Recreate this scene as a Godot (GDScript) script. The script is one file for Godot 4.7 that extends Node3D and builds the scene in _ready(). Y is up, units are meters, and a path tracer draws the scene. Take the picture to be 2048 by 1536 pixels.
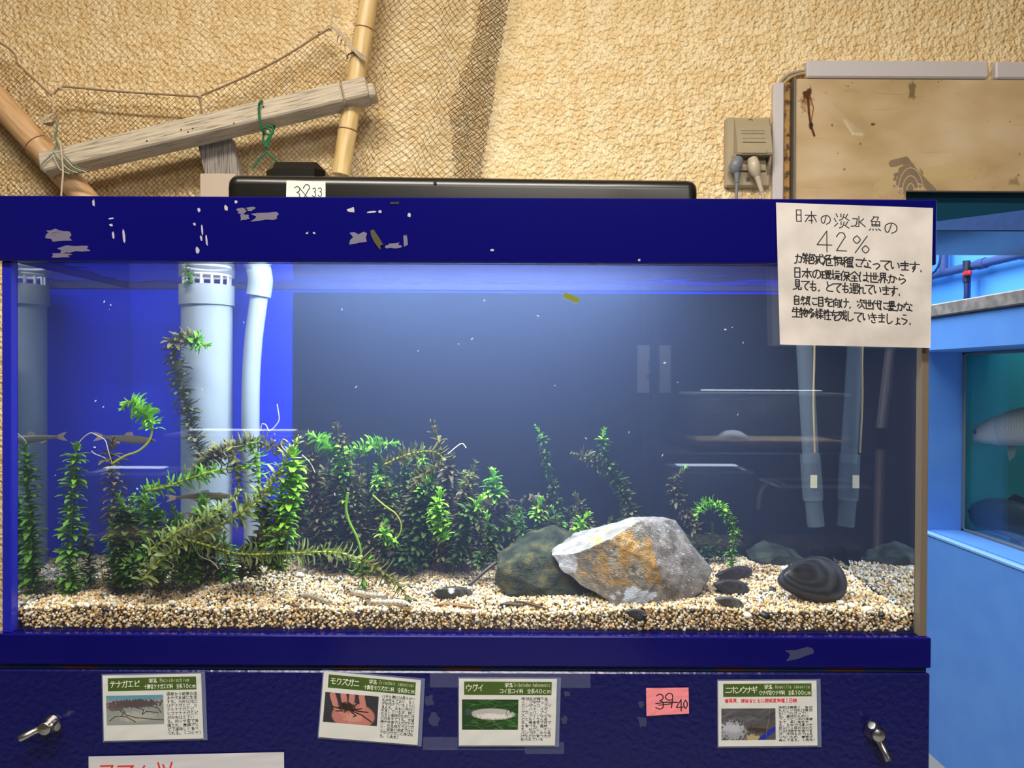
extends Node3D
# Fresh-water display tank in front of a stucco wall hung with fishing nets.
const FOCAL := 1540.0            # focal length in pixels of the 2048 x 1536 frame
var cam_at := Vector3(0, 1.34, 1.0)
var cam_basis := Basis.from_euler(Vector3(deg_to_rad(-0.5), 0.0, deg_to_rad(0.25)))
var rng := RandomNumberGenerator.new()
var taken := {}
var M := {}                      # shared materials

# tank planes (metres): front face z = 0
const TANK_BACK := -0.315
const WALL_Z := -0.5
var X0: float                    # inner left and right of the tank
var X1: float
var FLOOR_Y: float               # inner bottom of the tank
var WATER_Y: float

func _ready() -> void:
	rng.seed = 20
	var cam := Camera3D.new()
	cam.name = "camera"
	cam.transform = Transform3D(cam_basis, cam_at)
	cam.fov = rad_to_deg(2.0 * atan(768.0 / FOCAL))
	cam.near = 0.02
	cam.far = 60.0
	add_child(cam)
	cam.current = true
	var we := WorldEnvironment.new()
	we.name = "environment"
	var env := Environment.new()
	env.background_mode = Environment.BG_COLOR
	env.background_color = Color(0.02, 0.02, 0.025)
	env.tonemap_mode = Environment.TONE_MAPPER_LINEAR
	env.tonemap_exposure = 1.0
	env.sdfgi_enabled = true
	env.ssao_enabled = true
	env.ssil_enabled = true
	env.volumetric_fog_enabled = true
	env.volumetric_fog_density = 0.0
	we.environment = env
	add_child(we)
	# lamps of the room and daylight over the pool; the tank's own tube lights sit in its hood
	ceiling_lamp(Vector3(-0.2, 2.66, 0.75), 1.2, Color(1.0, 0.97, 0.93), 4.5, "twin tube ceiling light over the front of the tank")
	ceiling_lamp(Vector3(0.3, 2.66, 2.2), 1.2, Color(1.0, 0.97, 0.93), 5.2, "twin tube ceiling light further back in the room")
	daylight_panel()
	X0 = pz(22, 900, 0).x
	X1 = pz(1842, 900, 0).x
	FLOOR_Y = pz(930, 1268, 0).y
	WATER_Y = pz(930, 517, 0).y
	make_materials()
	build_room()
	build_pool_hall()
	build_tank()
	build_cabinet()
	build_gravel()
	build_stones()
	build_pipes()
	build_plants()
	build_animals()
	build_wall_things()
	build_papers()
	build_room_behind()

# ---- pixels to places -------------------------------------------------------------------------
func ray(px: float, py: float) -> Vector3:
	return cam_basis * Vector3((px - 1024.0) / FOCAL, -(py - 768.0) / FOCAL, -1.0)

func pz(px: float, py: float, z: float) -> Vector3:      # point seen at a pixel on the frontal plane z
	var r := ray(px, py)
	return cam_at + r * ((z - cam_at.z) / r.z)

func px_x(px: float, py: float, x: float) -> Vector3:    # the same on a side plane x
	var r := ray(px, py)
	return cam_at + r * ((x - cam_at.x) / r.x)

func pv(px: float, py: float, z: float) -> Vector3:      # a thing behind the camera, seen mirrored in the front pane
	var p := pz(px, py, -z)
	p.z = z
	return p

func pl(list: Array, z: float) -> PackedVector3Array:    # [[px, py], ...] or [[px, py, z], ...]
	var out := PackedVector3Array()
	for a in list:
		out.append(pz(a[0], a[1], a[2] if a.size() > 2 else z))
	return out

# ---- nodes ------------------------------------------------------------------------------------
func numbered(called: String) -> String:
	var k: int = taken.get(called, 0)
	taken[called] = k + 1
	return called if k == 0 else "%s_%03d" % [called, k]

func meta(o: Node, label: String, category: String, group := "") -> void:
	o.set_meta("label", label)
	o.set_meta("category", category)
	if group != "":
		o.set_meta("group", group)

func thing(called: String, label: String, category: String, at := Vector3.ZERO, group := "") -> Node3D:
	var o := Node3D.new()
	o.name = numbered(called)
	add_child(o)
	o.position = at
	meta(o, label, category, group)
	return o

func part(called: String, m, mat: Material, parent: Node) -> MeshInstance3D:
	var o := MeshInstance3D.new()
	o.name = called if parent != self else numbered(called)
	o.mesh = m.mesh() if m is MB else m
	o.material_override = mat
	parent.add_child(o, true)
	return o

func solid(called: String, m, mat: Material, label: String, category: String, group := "") -> MeshInstance3D:
	var o := part(called, m, mat, self)
	meta(o, label, category, group)
	return o

func struct(called: String, m, mat: Material, label := "") -> MeshInstance3D:
	var o := part(called, m, mat, self)
	o.set_meta("kind", "structure")
	if label != "":
		o.set_meta("label", label)
	return o

# ---- mesh builder -----------------------------------------------------------------------------
class MB:
	var v := PackedVector3Array()
	var c := PackedColorArray()
	var uv := PackedVector2Array()
	var idx := PackedInt32Array()
	var col := Color.WHITE

	func vert(p: Vector3, t := Vector2.ZERO) -> int:
		v.append(p)
		c.append(col)
		uv.append(t)
		return v.size() - 1

	func face(i: int, j: int, k: int) -> void:
		idx.append(i)
		idx.append(j)
		idx.append(k)

	func poly(pts: Array, inside: Vector3, uvs := []) -> void:   # flat convex polygon turned away from `inside`
		var n: Vector3 = (pts[2] - pts[0]).cross(pts[1] - pts[0])
		var mid := Vector3.ZERO
		for p in pts:
			mid += p / pts.size()
		var flip := n.dot(mid - inside) < 0.0
		var first := v.size()
		for k in pts.size():
			vert(pts[k], uvs[k] if uvs.size() else Vector2.ZERO)
		for k in range(1, pts.size() - 1):
			if flip:
				face(first, first + k + 1, first + k)
			else:
				face(first, first + k, first + k + 1)

	func box(at: Vector3, size: Vector3, bevel := 0.0, b := Basis.IDENTITY) -> void:
		var h := size / 2.0
		bevel = minf(bevel, minf(h.x, minf(h.y, h.z)) * 0.9)
		var q := func(s: Vector3, ax: int) -> Vector3:
			var p := Vector3(s.x * (h.x - bevel), s.y * (h.y - bevel), s.z * (h.z - bevel))
			p[ax] = s[ax] * h[ax]
			return at + b * p
		for ax in 3:
			var u := (ax + 1) % 3
			var w := (ax + 2) % 3
			for s in [-1.0, 1.0]:
				var pts := []
				var ts := []
				for k in [[-1.0, -1.0], [1.0, -1.0], [1.0, 1.0], [-1.0, 1.0]]:
					var d := Vector3.ZERO
					d[ax] = s
					d[u] = k[0]
					d[w] = k[1]
					pts.append(q.call(d, ax))
					ts.append(Vector2(d[u], d[w]) * 0.5 + Vector2(0.5, 0.5))
				poly(pts, at, ts)
			if bevel > 0.0:
				for su in [-1.0, 1.0]:
					for sw in [-1.0, 1.0]:
						var a := Vector3.ZERO
						a[u] = su
						a[w] = sw
						var lo := a
						lo[ax] = -1.0
						var hi := a
						hi[ax] = 1.0
						poly([q.call(lo, u), q.call(hi, u), q.call(hi, w), q.call(lo, w)], at)
		if bevel > 0.0:
			for sx in [-1.0, 1.0]:
				for sy in [-1.0, 1.0]:
					for sz in [-1.0, 1.0]:
						var s := Vector3(sx, sy, sz)
						poly([q.call(s, 0), q.call(s, 1), q.call(s, 2)], at)

	func span(a: Vector3, b: Vector3, bevel := 0.0) -> void:     # box between two corners
		box((a + b) / 2.0, (b - a).abs(), bevel)

	func beam(a: Vector3, b: Vector3, wide: float, high: float, bevel := 0.0, up := Vector3.UP) -> void:
		var x := (b - a).normalized()
		var z := x.cross(up).normalized()
		box((a + b) / 2.0, Vector3((b - a).length(), high, wide), bevel, Basis(x, z.cross(x), z))

	func rows(list: Array, wrap := false, cols := []) -> void:   # smooth sheet through rows of points
		var first := v.size()
		var n: int = list[0].size()
		for r in list.size():
			for k in n:
				if cols.size():
					col = cols[r][k]
				vert(list[r][k], Vector2(float(k) / (n - 1 if n > 1 else 1), float(r) / maxi(1, list.size() - 1)))
		for r in list.size() - 1:
			for k in (n if wrap else n - 1):
				var a := first + r * n + k
				var b := first + r * n + (k + 1) % n
				face(a, b, a + n)
				face(b, b + n, a + n)

	func tube(pts: PackedVector3Array, radii, sides := 8, cap := true, cols := []) -> void:
		var list := []
		var cl := []
		var t0 := (pts[1] - pts[0]).normalized()
		var side := t0.cross(Vector3.UP if absf(t0.y) < 0.9 else Vector3.RIGHT).normalized()
		for i in pts.size():
			var t := (pts[mini(i + 1, pts.size() - 1)] - pts[maxi(i - 1, 0)]).normalized()
			side = (side - t * side.dot(t)).normalized()
			var up := side.cross(t)
			var r: float = radii if radii is float else radii[i]
			var ring := PackedVector3Array()
			var rc := []
			for k in sides:
				var a := TAU * k / sides
				ring.append(pts[i] + (side * cos(a) + up * sin(a)) * r)
				rc.append(cols[i] if cols.size() else col)
			list.append(ring)
			cl.append(rc)
		rows(list, true, cl)
		if cap:
			for e in [0, list.size() - 1]:
				var p := []
				for q in list[e]:
					p.append(q)
				col = cl[e][0]
				poly(p, pts[1] if e == 0 else pts[pts.size() - 2])

	func lathe(profile: Array, sides: int, b: Transform3D) -> void:   # [[radius, height], ...] about local y
		var list := []
		for a in profile:
			var ring := PackedVector3Array()
			for k in sides:
				var t := TAU * k / sides
				ring.append(b * Vector3(cos(t) * a[0], a[1], sin(t) * a[0]))
			list.append(ring)
		rows(list, true)

	func plate(outline: PackedVector2Array, b: Transform3D, thick: float) -> void:   # flat outline in local xy, its front at +z
		var tri := Geometry2D.triangulate_polygon(outline)
		var lo := outline[0]
		var hi := outline[0]
		for p in outline:
			lo = lo.min(p)
			hi = hi.max(p)
		var mid := (lo + hi) / 2.0
		var inner := b * Vector3(mid.x, mid.y, -thick / 2.0)
		for z in [0.0, -thick]:
			for k in range(0, tri.size(), 3):
				var pts := []
				var ts := []
				for j in 3:
					var p := outline[tri[k + j]]
					pts.append(b * Vector3(p.x, p.y, z))
					ts.append(Vector2((p.x - lo.x) / maxf(1e-6, hi.x - lo.x), (hi.y - p.y) / maxf(1e-6, hi.y - lo.y)))
				var zin := (b * Vector3(pts[0].x, 0, 0)) * 0.0 + b * Vector3(outline[tri[k]].x, outline[tri[k]].y, -thick / 2.0)
				poly(pts, zin, ts)
		for k in outline.size():
			var p := outline[k]
			var q := outline[(k + 1) % outline.size()]
			poly([b * Vector3(p.x, p.y, 0), b * Vector3(q.x, q.y, 0), b * Vector3(q.x, q.y, -thick), b * Vector3(p.x, p.y, -thick)], inner)

	func mesh() -> ArrayMesh:
		var n := PackedVector3Array()
		n.resize(v.size())
		for k in range(0, idx.size(), 3):
			var a := v[idx[k]]
			var f := (v[idx[k + 2]] - a).cross(v[idx[k + 1]] - a)
			for j in 3:
				n[idx[k + j]] += f
		for k in n.size():
			n[k] = n[k].normalized() if n[k].length_squared() > 0.0 else Vector3.UP
		var arr := []
		arr.resize(Mesh.ARRAY_MAX)
		arr[Mesh.ARRAY_VERTEX] = v
		arr[Mesh.ARRAY_NORMAL] = n
		arr[Mesh.ARRAY_COLOR] = c
		arr[Mesh.ARRAY_TEX_UV] = uv
		arr[Mesh.ARRAY_INDEX] = idx
		var m := ArrayMesh.new()
		m.add_surface_from_arrays(Mesh.PRIMITIVE_TRIANGLES, arr)
		return m

func smooth_path(pts: PackedVector3Array, step: float) -> PackedVector3Array:   # Catmull-Rom, evenly spaced
	var cv := Curve3D.new()
	for i in pts.size():
		var t := (pts[mini(i + 1, pts.size() - 1)] - pts[maxi(i - 1, 0)]) / 6.0
		cv.add_point(pts[i], -t, t)
	cv.bake_interval = step
	var n := maxi(2, int(round(cv.get_baked_length() / step)))
	var out := PackedVector3Array()
	for k in n + 1:
		out.append(cv.sample_baked(cv.get_baked_length() * k / n, true))
	return out

# ---- materials --------------------------------------------------------------------------------
func mat(color: Color, rough := 0.6, metal := 0.0, spec := 0.5) -> StandardMaterial3D:
	var m := StandardMaterial3D.new()
	m.albedo_color = color
	m.roughness = rough
	m.metallic = metal
	m.metallic_specular = spec
	return m

func pane(alpha := 0.03, tint := Color.WHITE) -> StandardMaterial3D:
	var m := mat(Color(tint.r, tint.g, tint.b, alpha), 0.0)
	m.transparency = BaseMaterial3D.TRANSPARENCY_ALPHA
	return m

func noise(size: int, freq: float, kind := FastNoiseLite.TYPE_SIMPLEX_SMOOTH, octaves := 3, sd := 1) -> Image:
	var f := FastNoiseLite.new()
	f.noise_type = kind
	f.seed = sd
	f.frequency = freq
	f.fractal_octaves = octaves
	var im := f.get_seamless_image(size, size)
	im.convert(Image.FORMAT_RGB8)
	return im

func ramp(im: Image, stops: Array) -> Image:      # grey picture to colours: [[at, Color], ...]
	var g := Gradient.new()
	g.offsets = PackedFloat32Array(stops.map(func(s): return s[0]))
	g.colors = PackedColorArray(stops.map(func(s): return s[1]))
	var out := Image.create(im.get_width(), im.get_height(), false, Image.FORMAT_RGB8)
	for y in im.get_height():
		for x in im.get_width():
			out.set_pixel(x, y, g.sample(im.get_pixel(x, y).r))
	return out

func tex(im: Image) -> ImageTexture:
	return ImageTexture.create_from_image(im)

func relief(m: StandardMaterial3D, im: Image, centimetres: float, scale := 0.0) -> StandardMaterial3D:
	m.heightmap_enabled = true
	m.heightmap_texture = tex(im)
	m.heightmap_scale = centimetres
	if scale > 0.0:
		triplanar(m, scale)
	return m

func triplanar(m: StandardMaterial3D, scale: float) -> StandardMaterial3D:
	m.uv1_triplanar = true
	m.uv1_world_triplanar = true
	m.uv1_scale = Vector3.ONE * scale
	return m

func vertex_mat(rough := 0.6, spec := 0.5) -> StandardMaterial3D:
	var m := mat(Color.WHITE, rough, 0.0, spec)
	m.vertex_color_use_as_albedo = true
	return m

func make_materials() -> void:
	# stucco: worm-like ridges about a centimetre across
	var ridges := noise(512, 0.03, FastNoiseLite.TYPE_SIMPLEX_SMOOTH, 2, 4)
	var stucco := mat(Color.WHITE, 0.42, 0.0, 0.5)
	stucco.albedo_texture = tex(ramp(noise(256, 0.012, FastNoiseLite.TYPE_SIMPLEX, 4, 9), [[0.2, Color(0.93, 0.80, 0.57)], [0.8, Color(0.97, 0.87, 0.67)]]))
	relief(stucco, ridges, 0.55, 5.2)
	M.stucco = stucco
	M.plaster = mat(Color(0.80, 0.76, 0.68), 0.8)
	M.floor = mat(Color(0.55, 0.54, 0.52), 0.7)
	M.navy_matt = mat(Color(0.045, 0.04, 0.36), 0.7)
	M.navy = mat(Color(0.045, 0.04, 0.36), 0.12)
	M.cabinet = mat(Color(0.035, 0.045, 0.32), 0.28)
	relief(M.cabinet, noise(256, 0.05, FastNoiseLite.TYPE_SIMPLEX, 3, 5), 0.05, 6.0)
	M.back_blue = mat(Color(0.07, 0.13, 0.74), 0.4, 0.0, 0.15)
	# under water things lose most of their gloss: the index step to water is small
	M.black_sheet = mat(Color(0.06, 0.06, 0.085), 0.6, 0.0, 0.12)
	M.glass = pane(0.004)
	M.edge_blue = mat(Color(0.12, 0.14, 0.62), 0.2)
	M.black_plastic = mat(Color(0.075, 0.065, 0.05), 0.3)
	M.pvc = mat(Color(0.56, 0.60, 0.64), 0.4, 0.0, 0.2)
	M.white_plastic = mat(Color(0.86, 0.87, 0.88), 0.4)
	M.metal = mat(Color(0.78, 0.77, 0.74), 0.25, 1.0)
	M.rust = mat(Color(0.40, 0.22, 0.10), 0.9)
	M.vertex = vertex_mat(0.6)
	M.vertex_wet = vertex_mat(0.3, 0.3)

# ---- lamps ------------------------------------------------------------------------------------
func glow(color: Color, energy: float) -> StandardMaterial3D:
	var m := mat(color, 0.5)
	m.emission_enabled = true
	m.emission = color
	m.emission_energy_multiplier = energy
	return m

func area(called: String, xf: Transform3D, size: Vector2, color: Color, energy: float, parent: Node) -> void:
	var l := AreaLight3D.new()
	l.name = called
	l.area_size = size
	l.light_color = color
	l.light_energy = energy
	l.shadow_enabled = true
	l.area_range = 12.0
	l.transform = xf
	parent.add_child(l, true)

func ceiling_lamp(at: Vector3, long: float, color: Color, energy: float, label: String) -> void:
	var t := thing("ceiling_light", label, "lamp", at)
	var b := MB.new()
	b.box(Vector3(0, 0.018, 0), Vector3(long + 0.06, 0.036, 0.2), 0.004)
	part("housing", b, mat(Color(0.85, 0.85, 0.83), 0.4), t)
	for s in [-1, 1]:
		var u := MB.new()
		u.tube(PackedVector3Array([Vector3(-long / 2, -0.022, s * 0.055), Vector3(long / 2, -0.022, s * 0.055)]), 0.014, 12)
		part("tube", u, glow(color, 3.0), t)
	area("lamp_light", Transform3D(Basis(Vector3.RIGHT, -PI / 2), Vector3(0, -0.045, 0)), Vector2(long, 0.16), color, energy, t)

func daylight_panel() -> void:
	# a roof light over the pool hall: a milky pane that lets daylight in
	var t := thing("roof_light", "large milky roof light over the blue pool", "roof light", Vector3(1.2, 2.69, -2.2))
	var b := MB.new()
	b.box(Vector3.ZERO, Vector3(1.7, 0.01, 2.2), 0.002)
	part("pane", b, glow(Color(0.92, 0.96, 1.0), 2.0), t)
	area("roof_light_light", Transform3D(Basis(Vector3.RIGHT, -PI / 2), Vector3(0, -0.02, 0)), Vector2(1.7, 2.2), Color(0.95, 0.98, 1.0), 9.0, t)

# ---- the room ---------------------------------------------------------------------------------
func slab(a: Vector3, b: Vector3) -> MB:
	var m := MB.new()
	m.span(a, b)
	return m

func build_room() -> void:
	var o := pz(1812, 381, WALL_Z)           # upper left corner of the opening
	var w := MB.new()
	w.span(Vector3(-2.4, 0, WALL_Z - 0.12), Vector3(o.x, 2.8, WALL_Z))
	w.span(Vector3(o.x, pz(1812, 270, WALL_Z).y, WALL_Z - 0.12), Vector3(2.6, 2.8, WALL_Z))
	struct("wall_back", w, M.stucco, "cream stucco wall with coarse ridged plaster")
	struct("floor", slab(Vector3(-2.4, -0.1, -4.4), Vector3(2.8, 0, 4.6)), M.floor)
	struct("ceiling", slab(Vector3(-2.4, 2.7, -4.4), Vector3(2.8, 2.8, 4.6)), M.plaster)
	struct("wall_left", slab(Vector3(-2.5, 0, -0.62), Vector3(-2.4, 2.8, 4.6)), mat(Color(0.34, 0.33, 0.33), 0.8))
	struct("wall_right", slab(Vector3(2.5, 0, -0.5), Vector3(2.6, 2.8, 4.6)), mat(Color(0.30, 0.29, 0.29), 0.8))
	struct("wall_front", slab(Vector3(-2.4, 0, 4.5), Vector3(2.6, 2.8, 4.6)), mat(Color(0.12, 0.115, 0.12), 0.8))
	build_board(o)

func build_board(o: Vector3) -> void:
	# clouded, stained plastic board round the opening
	var zf := WALL_Z + 0.014
	var a := pz(1591, 158, zf)
	var q := func(px, py): return pz(px, py, zf)
	var c1: Vector3 = q.call(2260, 381)
	var c2: Vector3 = q.call(1812, 381)
	var low: Vector3 = q.call(1591, 520)
	var outline := PackedVector2Array([Vector2(0, 0), Vector2(c1.x - a.x, 0), Vector2(c1.x - a.x, c2.y - a.y), Vector2(c2.x - a.x, c2.y - a.y), Vector2(c2.x - a.x, low.y - a.y), Vector2(0, low.y - a.y)])
	var b := MB.new()
	b.plate(outline, Transform3D(Basis.IDENTITY, a), 0.012)
	var m := mat(Color.WHITE, 0.3)
	m.albedo_texture = tex(board_picture(c1.x - a.x, a.y - low.y))
	m.texture_repeat = false
	var t := thing("backing_board", "clouded tan plastic board with rust streak above the opening", "board", Vector3.ZERO)
	part("sheet", b, m, t)
	var e := MB.new()
	e.span(pz(1581, 160, WALL_Z), pz(1590, 520, WALL_Z + 0.02), 0.001)
	part("metal_strip", e, mat(Color(0.48, 0.46, 0.42), 0.4, 0.3), t)
	var k := MB.new()
	k.span(pz(1566, 168, WALL_Z), pz(1580, 520, WALL_Z + 0.012), 0.003)
	var wood := mat(Color.WHITE, 0.75)
	wood.albedo_texture = tex(ramp(noise(128, 0.06, FastNoiseLite.TYPE_SIMPLEX, 3, 21), [[0.25, Color(0.30, 0.20, 0.09)], [0.45, Color(0.64, 0.48, 0.26)], [0.9, Color(0.70, 0.54, 0.30)]]))
	triplanar(wood, 6.0)
	part("wood_batten", k, wood, t)

func spot(im: Image, at: Vector2, r: Vector2, turn: float, color: Color, share: float, soft := 0.3, ragged: FastNoiseLite = null) -> void:
	var big := maxf(r.x, r.y) * 1.4
	for y in range(maxi(0, int(at.y - big)), mini(im.get_height(), int(at.y + big) + 1)):
		for x in range(maxi(0, int(at.x - big)), mini(im.get_width(), int(at.x + big) + 1)):
			var d := (Vector2(x, y) - at).rotated(-turn) / r
			var l := d.length()
			if ragged:
				l += ragged.get_noise_2d(x, y) * 0.6
			var k := share * (1.0 - smoothstep(1.0 - soft, 1.0, l))
			if k > 0.004:
				im.set_pixel(x, y, im.get_pixel(x, y).lerp(color, k))

func line(im: Image, pts: PackedVector2Array, width: float, color: Color, share := 1.0) -> void:
	for i in pts.size() - 1:
		var a := pts[i]
		var b := pts[i + 1]
		var lo := a.min(b) - Vector2.ONE * (width / 2 + 1.5)
		var hi := a.max(b) + Vector2.ONE * (width / 2 + 1.5)
		for y in range(maxi(0, int(lo.y)), mini(im.get_height(), int(hi.y) + 1)):
			for x in range(maxi(0, int(lo.x)), mini(im.get_width(), int(hi.x) + 1)):
				var p := Vector2(x, y)
				var d := p.distance_to(Geometry2D.get_closest_point_to_segment(p, a, b))
				var k := share * clampf(width / 2 - d + 0.5, 0, 1)
				if k > 0.0:
					im.set_pixel(x, y, im.get_pixel(x, y).lerp(color, k))

func board_picture(wide: float, high: float) -> Image:
	var w := 1024
	var h := int(w * high / wide)
	var im := ramp(noise(256, 0.008, FastNoiseLite.TYPE_SIMPLEX, 4, 31), [[0.1, Color(0.72, 0.61, 0.44)], [0.5, Color(0.79, 0.68, 0.52)], [0.9, Color(0.83, 0.74, 0.60)]])
	im.resize(w, h, Image.INTERPOLATE_CUBIC)
	var rag := FastNoiseLite.new()
	rag.seed = 5
	rag.frequency = 0.05
	var s := w / (2260.0 - 1591.0)
	var at := func(px, py) -> Vector2: return Vector2(px - 1591, py - 158) * s
	# thin rubbed streaks, then spots, rust and the chalky patch with rings by the notch
	var g := RandomNumberGenerator.new()
	g.seed = 77
	for k in 40:
		var p := Vector2(g.randf() * w, g.randf() * h * 0.66)
		line(im, PackedVector2Array([p, p + Vector2(g.randf_range(20, 90), g.randf_range(-6, 6))]), g.randf_range(1, 2.5), Color(0.80, 0.70, 0.52) if k % 2 else Color(0.55, 0.43, 0.26), 0.25)
	for k in 46:
		spot(im, Vector2(g.randf() * w, g.randf() * h * 0.66), Vector2.ONE * g.randf_range(1.5, 5), 0, Color(0.40, 0.31, 0.18), g.randf_range(0.25, 0.6), 0.6, rag)
	spot(im, at.call(1614, 190), Vector2(15, 26), 0.3, Color(0.20, 0.10, 0.04), 0.95, 0.5, rag)
	spot(im, at.call(1613, 200), Vector2(26, 44), 0.2, Color(0.45, 0.25, 0.08), 0.45, 0.7, rag)
	line(im, PackedVector2Array([at.call(1616, 195), at.call(1618, 225), at.call(1622, 250), at.call(1629, 270)]), 7, Color(0.28, 0.14, 0.05), 0.85)
	line(im, PackedVector2Array([at.call(1621, 195), at.call(1627, 215), at.call(1623, 240)]), 3.5, Color(0.48, 0.24, 0.08), 0.8)
	spot(im, at.call(1623, 250), Vector2(8, 12), 0, Color(0.16, 0.09, 0.05), 0.9, 0.5, rag)
	line(im, PackedVector2Array([at.call(1634, 186), at.call(1660, 215), at.call(1700, 250), at.call(1722, 268)]), 22, Color(0.80, 0.72, 0.60), 0.28)
	line(im, PackedVector2Array([at.call(1690, 240), at.call(1706, 266), at.call(1724, 267)]), 9, Color(0.86, 0.80, 0.70), 0.55)
	spot(im, at.call(1823, 181), Vector2(13, 34), 0.05, Color(0.34, 0.28, 0.16), 0.6, 0.5, rag)
	spot(im, at.call(1745, 247), Vector2(8, 5), 0, Color(0.30, 0.22, 0.10), 0.8, 0.4, rag)
	spot(im, at.call(2030, 360), Vector2(20, 16), 0, Color(0.42, 0.36, 0.22), 0.5, 0.7, rag)
	spot(im, at.call(1775, 360), Vector2(34, 70), 0.5, Color(0.78, 0.69, 0.50), 0.8, 0.45, rag)
	spot(im, at.call(1890, 345), Vector2(170, 42), -0.1, Color(0.78, 0.68, 0.46), 0.6, 0.6, rag)
	spot(im, at.call(1816, 358), Vector2(46, 44), 0.6, Color(0.52, 0.45, 0.36), 0.9, 0.15, rag)
	line(im, PackedVector2Array([at.call(1785, 325), at.call(1812, 318), at.call(1832, 345), at.call(1866, 378)]), 22, Color(0.52, 0.45, 0.36), 0.85)
	for k in 3:
		var ring := PackedVector2Array()
		for j in 13:
			var a := PI + PI * j / 12.0
			ring.append(at.call(1822, 380) + Vector2(cos(a) * (12 + 13 * k), sin(a) * (24 + 24 * k)))
		line(im, ring, 3.0, Color(0.80, 0.73, 0.60), 0.75)
	return im

# ---- the blue pool hall beyond the opening ----------------------------------------------------
func build_pool_hall() -> void:
	var blue := mat(Color.WHITE, 0.5)
	blue.albedo_texture = tex(ramp(noise(128, 0.02, FastNoiseLite.TYPE_SIMPLEX, 3, 8), [[0.2, Color(0.38, 0.61, 0.94)], [0.8, Color(0.40, 0.635, 0.95)]]))
	triplanar(blue, 2.0)
	var jamb_z := cam_at.z - 2.8
	var xw := 1.5
	var xp: float = pz(1930, 900, jamb_z).x
	var top := 1.605
	var lintel := 1.438
	var sill := 0.79
	var win_low: float = pz(1930, 1062, jamb_z).y
	var wall := MB.new()
	wall.span(Vector3(xw, lintel, -4.2), Vector3(xp + 0.1, top - 0.045, -0.62), 0.006)       # band above the window
	wall.span(Vector3(xw, 0, -4.2), Vector3(xp + 0.1, sill - 0.016, -0.62))                       # wall below it
	wall.span(Vector3(xw, sill - 0.06, -4.2), Vector3(xp + 0.003, lintel, jamb_z))             # pier beyond it
	struct("wall_pool", wall, blue, "bright blue painted wall of the pool with a viewing window")
	var sl := MB.new()                                                                          # sloping sill
	sl.plate(PackedVector2Array([Vector2(xw + 0.02, sill - 0.016), Vector2(xw + 0.02, sill + 0.002), Vector2(xp + 0.09, win_low), Vector2(xp + 0.09, sill - 0.016)]), Transform3D(Basis.IDENTITY, Vector3(0, 0, -0.62)), -jamb_z - 0.62)
	struct("trim_1", sl, blue, "sloping blue sill of the pool window")
	var lip := MB.new()
	lip.span(Vector3(xw - 0.002, sill - 0.016, jamb_z), Vector3(xw + 0.02, sill, -0.62), 0.005)
	struct("trim_5", lip, mat(Color(0.55, 0.75, 0.98), 0.4), "pale blue painted edge of the window sill")
	var cop := MB.new()
	cop.span(Vector3(xw - 0.012, top - 0.045, -4.2), Vector3(xp + 0.1, top, -0.62), 0.004)
	var conc := mat(Color.WHITE, 0.85)
	conc.albedo_texture = tex(ramp(noise(128, 0.04, FastNoiseLite.TYPE_SIMPLEX, 4, 14), [[0.2, Color(0.47, 0.45, 0.44)], [0.8, Color(0.60, 0.57, 0.55)]]))
	triplanar(conc, 3.0)
	struct("trim_2", cop, conc, "grey concrete coping along the top of the pool wall")
	# window pane and the water behind it
	var g := MB.new()
	g.span(Vector3(xp - 0.004, win_low, jamb_z), Vector3(xp + 0.004, lintel, -0.62))
	struct("window_1", g, pane(0.004), "viewing window of the pool with green water behind")
	var seal := MB.new()
	seal.span(Vector3(xp - 0.012, win_low, jamb_z), Vector3(xp - 0.004, lintel, jamb_z + 0.014), 0.002)
	seal.span(Vector3(xp - 0.012, win_low, jamb_z), Vector3(xp - 0.004, win_low + 0.012, -0.62), 0.002)
	seal.span(Vector3(xp - 0.012, lintel - 0.012, jamb_z), Vector3(xp - 0.004, lintel, -0.62), 0.002)
	struct("trim_3", seal, mat(Color(0.42, 0.47, 0.50), 0.6), "grey sealant bead round the pool window")
	var far_x := 2.4
	var tub := MB.new()
	tub.span(Vector3(xp + 0.1, 0.2, -4.2), Vector3(far_x, win_low - 0.25, -0.62))
	tub.span(Vector3(xp + 0.7, 0.2, -4.2), Vector3(xp + 0.72, 1.5, -0.62))
	tub.span(Vector3(xp + 0.004, 0.2, jamb_z - 0.12), Vector3(xp + 0.7, 1.5, jamb_z - 0.02))
	struct("floor_pool", tub, mat(Color(0.03, 0.58, 0.57), 0.8), "green pool bottom and inner wall")
	var murk := MB.new()
	murk.span(Vector3(xp + 0.006, win_low - 0.2, -4.19), Vector3(xp + 0.69, 1.48, -0.64))
	var fog := FogVolume.new()
	fog.name = "pool_water"
	fog.size = Vector3(0.68, 0.92, 1.1)
	fog.position = Vector3(xp + 0.36, 0.98, -1.22)
	var fm := FogMaterial.new()
	fm.albedo = Color(0.03, 0.55, 0.55)
	fm.density = 0.6
	fog.material = fm
	add_child(fog)
	meta(fog, "green murky water in the pool behind its viewing window", "water")
	fog.set_meta("kind", "stuff")
	# far wall, its pipes and the beam at the opening
	var sky_blue := mat(Color(0.36, 0.67, 0.98), 0.5)
	struct("wall_far", slab(Vector3(far_x, 0, -4.3), Vector3(far_x + 0.1, 2.7, -0.62)), sky_blue, "pale blue far wall of the pool hall")
	struct("wall_end", slab(Vector3(0.2, 0, -4.3), Vector3(far_x, 2.7, -4.2)), sky_blue, "pale blue end wall of the pool hall")
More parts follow.
